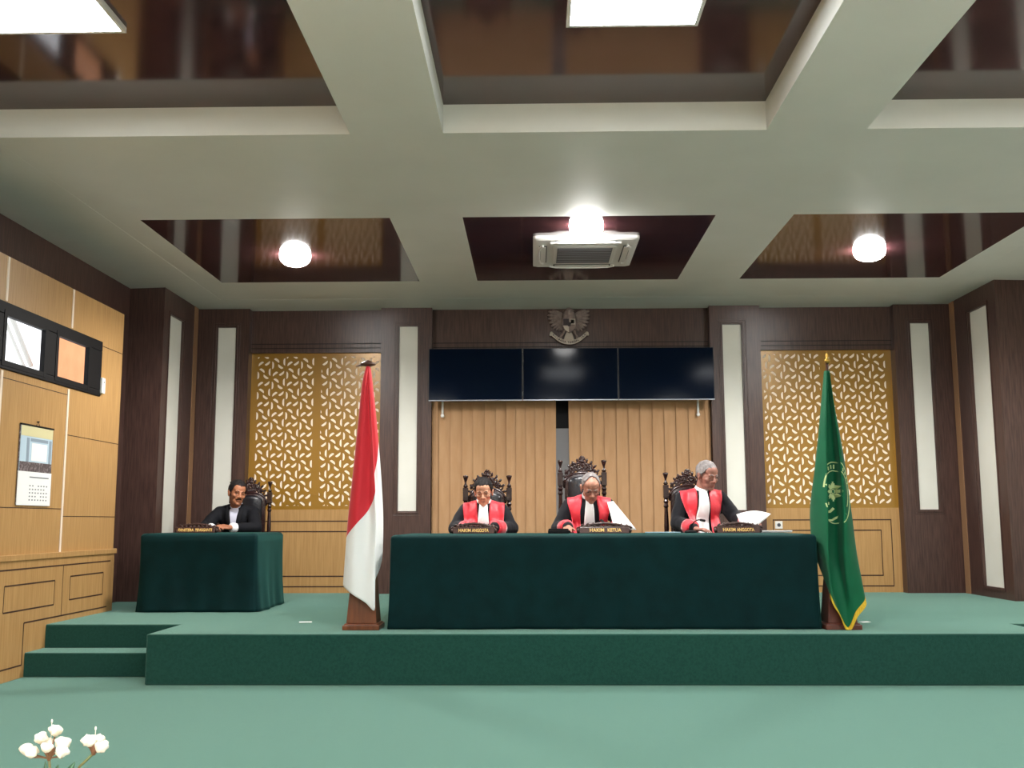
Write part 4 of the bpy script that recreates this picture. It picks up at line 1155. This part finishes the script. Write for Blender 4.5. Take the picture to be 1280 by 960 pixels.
for a in list(range(20, 165, 13)):   # marks between the two rings standing for the embroidered lettering
    ca, sa = math.cos(R(a)), math.sin(R(a))
    ribbon([(ecx+er*.85*ca, ecz+ez_*.79*sa), (ecx+er*.93*ca, ecz+ez_*.92*sa)], .009)
for a in range(0, 360, 45):          # eight-petalled flower
    ca, sa = math.cos(R(a)), math.sin(R(a))
    ribbon([(ecx-.004+.014*ca, ecz+.01+.026*sa), (ecx-.004+.033*ca, ecz+.01+.060*sa)], .024)
    ribbon([(ecx-.004+.030*ca, ecz+.01+.056*sa), (ecx-.004+.038*ca, ecz+.01+.074*sa)], .010)
ribbon([(ecx-.004+.010*math.cos(R(k_*30)), ecz+.01+.018*math.sin(R(k_*30))) for k_ in range(13)], .005)
ribbon([(-.060,.795),(-.02,.795),(.01,.815),(.05,.84)], .014)
ribbon([(-.060,.855),(-.03,.86),(-.005,.885)], .018)
ribbon([(-.06,.92),(-.035,.92)], .02)
em.build('stitched_emblem', M['greenflag_line'], gc)

# ------------------------------------------------------------------ left wall things
r = empty('wall_calendar', (XO+.003, 7.865, 1.28)); tag(r, 'wall calendar with a photograph above a white date page on the left wall', 'calendar')
yw = .265; Hc = .61
MB().box(0, -yw, 0, .006, yw, Hc).build('backing_sheet', M['calpic_dark'], r)
MB().box(.006, -yw, 0, .010, yw, Hc*.42).build('date_page', M['paper'], r)
pic = MB().box(.006, -yw+.01, Hc*.42, .009, yw-.01, Hc-.008).build('picture', M['calpic_sky'], r)
def pat(y0, y1, z0, z1, m, x=.009): MB().box(x, y0, z0, x+.001, y1, z1).build('picture_area', m, pic)
pat(-yw+.01, yw-.01, Hc*.86, Hc-.008, M['calpic_cream']); pat(-yw+.01, yw-.01, Hc*.42, Hc*.54, M['calpic_dark'])
pat(-.16, -.12, Hc*.54, Hc*.84, M['calpic_grey']); pat(.2, .24, Hc*.54, Hc*.84, M['calpic_grey']); pat(-.1, .18, Hc*.80, Hc*.84, M['calpic_grey'])
pat(-.08, .17, Hc*.56, Hc*.78, M['paper'])
MB().box(-.0,-yw,Hc-.006,.014,yw,Hc+.006).build('binding', M['black'], r)
MB().tube([(.008,-.03,Hc),(.01,0,Hc+.035),(.008,.03,Hc)], .002, 6).cap((0,0,Hc+.035), (.016,0,Hc+.037), .004, .004, 8).build('hanger', M['black'], r)
q = MB(); q.box(.010,-.09,Hc*.345,.0108,.22,Hc*.36)
for i in range(7):
    for j in range(5):
        if (i*3+j) % 11 == 10: continue
        q.box(.010,-.085+i*.045,Hc*.06+j*.027,.0106,-.066+i*.045,Hc*.06+j*.027+.010)
q.build('date_marks', M['ink'], r)
r = empty('wall_box', (XO, 9.0, 2.29)); tag(r, 'small white plastic box beside the high window', 'wall box')
MB().box(0,-.035,0,.03,.035,.14).build('cover', M['plastic'], r, bevel=.006)
MB().ell((.03,.0,.1), (.003,.007,.008), None, 2).build('sensor_dot', M['black'], r)
r = empty('wall_socket', (2.755, YW, 1.058)); tag(r, 'white electric socket on the oak panel left of the green flag', 'socket')
MB().box(-.042,-.012,0,.042,0,.084).build('face_plate', M['plastic'], r, bevel=.004)
MB().lathe([(0,0),(.02,0),(.02,.004),(0,.004)], (0,-.0135,.042), 18, Matrix.Rotation(R(90),3,'X')).build('socket_hole', M['acdark'], r)

# ------------------------------------------------------------------ flowers close to the camera
VX, VY = -1.06, 2.3
r = empty('vase', (VX, VY, 0)); tag(r, 'tall pale vase on the floor holding the white flowers', 'vase')
MB().lathe([(0,0),(.08,0),(.1,.05),(.11,.18),(.08,.32),(.05,.40),(.058,.45),(.05,.45),(.042,.40),(.07,.3),(.09,.1),(0,.03)], (0,0,0), 28).build('vase_body', M['vase'], r, smooth=True)
def sprig(base, joints, blooms, leaves, label):
    r = empty('flower_sprig', base); tag(r, label, 'flower', 'white flower sprigs')
    b0 = Vector(base)
    MB().tube([Vector(j)-b0 for j in joints], [.0045,.004,.003,.003][:len(joints)], 8).build('stem', M['stem'], r, smooth=True)
    tip = Vector(joints[-1])-b0
    for (x, y, z, s) in blooms:
        c = Vector((x, y, z))-b0
        q = MB()
        for k_ in range(5):
            a = k_*1.256+x*50; q.ell(c+Vector((.42*s*math.cos(a), .42*s*math.sin(a), .12*s*math.sin(a*2))), (s*.8, s*.8, s*.85), None, 2)
        q.ell(c+Vector((0,0,s*.4)), (s*.5,s*.5,s*.55), None, 2)
        for v in q.bm.verts:
            v.co += (v.co-c).normalized()*s*.45*noise.noise(v.co*110)
        bo_ = q.build('blossom', M['petal'], r, smooth=True)
        MB().cap(c-Vector((0,0,s*.95)), c-Vector((0,0,s*.5)), s*.2, s*.45, 8).tube([tip, (tip+c)/2-Vector((0,0,.004)), c-Vector((0,0,s*.9))], .0018, 6).build('calyx', M['calyx'], bo_, smooth=True)
    MB().lathe([(0,-.004),(.0035,-.004),(.006,.004),(.013,.018),(.011,.022),(0,.02)], tip, 12).build('flower_head', M['calyx'], r, smooth=True)
    MB().tube([tip, tip+Vector((.0,.004,.03)), tip+Vector((.0,.004,.075 if len(blooms) > 5 else .05))], .0007, 5).ell(tip+Vector((0,.004,.078 if len(blooms) > 5 else .052)), (.0022,.0022,.0045), None, 2).build('bud', M['petal'], r, smooth=True)
    for (x0_, y0_, z0_, x1_, y1_, z1_, w_) in leaves:
        a = Vector((x0_,y0_,z0_))-b0; c = Vector((x1_,y1_,z1_))-b0; d = (c-a); sd = d.cross(Vector((0,1,0))).normalized()*w_
        q = MB(); rr = []
        for k_ in range(9):
            u_ = k_/8; p = a+d*u_+Vector((0,-.01*math.sin(math.pi*u_),0)); ww = math.sin(math.pi*min(.98, max(.03,u_)))**.8
            rr.append([p-sd*ww, p+Vector((0,-.0015,0)), p+sd*ww, p+Vector((0,.0015,0))])
        q.rings(rr); q.build('leaf', M['leaf'], r, smooth=True)
fy = 2.3
def fpt(px, py, dy=0):   # helper for this bouquet only: spacing measured at its own distance, 1.75 mm to the pixel
    return (-1.062+(px-58)*.00180, fy+dy, .679-(py-921.5)*.00181)
B = lambda px, py, s, dy=0: (*fpt(px, py, dy), s*1.08)
sprig((-1.05, 2.3, .41), [(-1.05,2.3,.41),(-1.05,2.3,.52),(-1.052,2.3,.60),(-1.058,2.3,.64)],
      [B(63,911,.0115,.012),B(49,919,.0115),B(34,931,.011,-.008),B(42,934,.0115,-.014),B(62,928,.010,-.018),B(77,924,.0125,-.004),B(78,934,.0115,-.01),B(55,926,.009,.01)],
      [(*fpt(66,975),*fpt(56,946),.006),(*fpt(70,972),*fpt(72,950),.007)], 'left cluster of white blossoms at the bottom left corner')
sprig((-1.03, 2.31, .41), [(-1.03,2.31,.41),(-1.02,2.31,.52),(-.995,2.31,.62),fpt(112,938,.01)],
      [B(108,922,.0125,.0),B(119,921,.009,.01),B(125,928,.0115,-.006),B(115,926,.008,.012)],
      [(*fpt(80,975),*fpt(92,947),.009)], 'right smaller cluster of white blossoms at the bottom left corner')

# ------------------------------------------------------------------ light outside, camera, view
w = bpy.data.worlds.new('sky'); SC.world = w; w.use_nodes = True
w.node_tree.nodes['Background'].inputs[0].default_value = (.93,.96,1,1)
w.node_tree.nodes['Background'].inputs[1].default_value = 1.6

f_, p_, yw_, r_ = 1280.0, .1332, .0201, .0028
r0 = Vector((math.cos(yw_), math.sin(yw_), 0)); fw = Vector((-math.sin(yw_)*math.cos(p_), math.cos(yw_)*math.cos(p_), math.sin(p_))); up = r0.cross(fw)
ix = r0*math.cos(r_)-up*math.sin(r_); iy = r0*math.sin(r_)+up*math.cos(r_)
cam = bpy.data.cameras.new('camera'); cam.sensor_width = 36; cam.lens = 36*f_/1280; cam.clip_end = 60
co = bpy.data.objects.new('camera', cam); COL.objects.link(co)
co.matrix_world = Matrix(((ix.x, iy.x, -fw.x, 0), (ix.y, iy.y, -fw.y, 0), (ix.z, iy.z, -fw.z, 1.15), (0,0,0,1)))
SC.camera = co
vs = SC.view_settings
SC.display_settings.display_device = 'sRGB'
vs.view_transform = 'Standard'; vs.look = 'None'; vs.gamma = 1; vs.use_curve_mapping = False
vs.exposure = 0.52
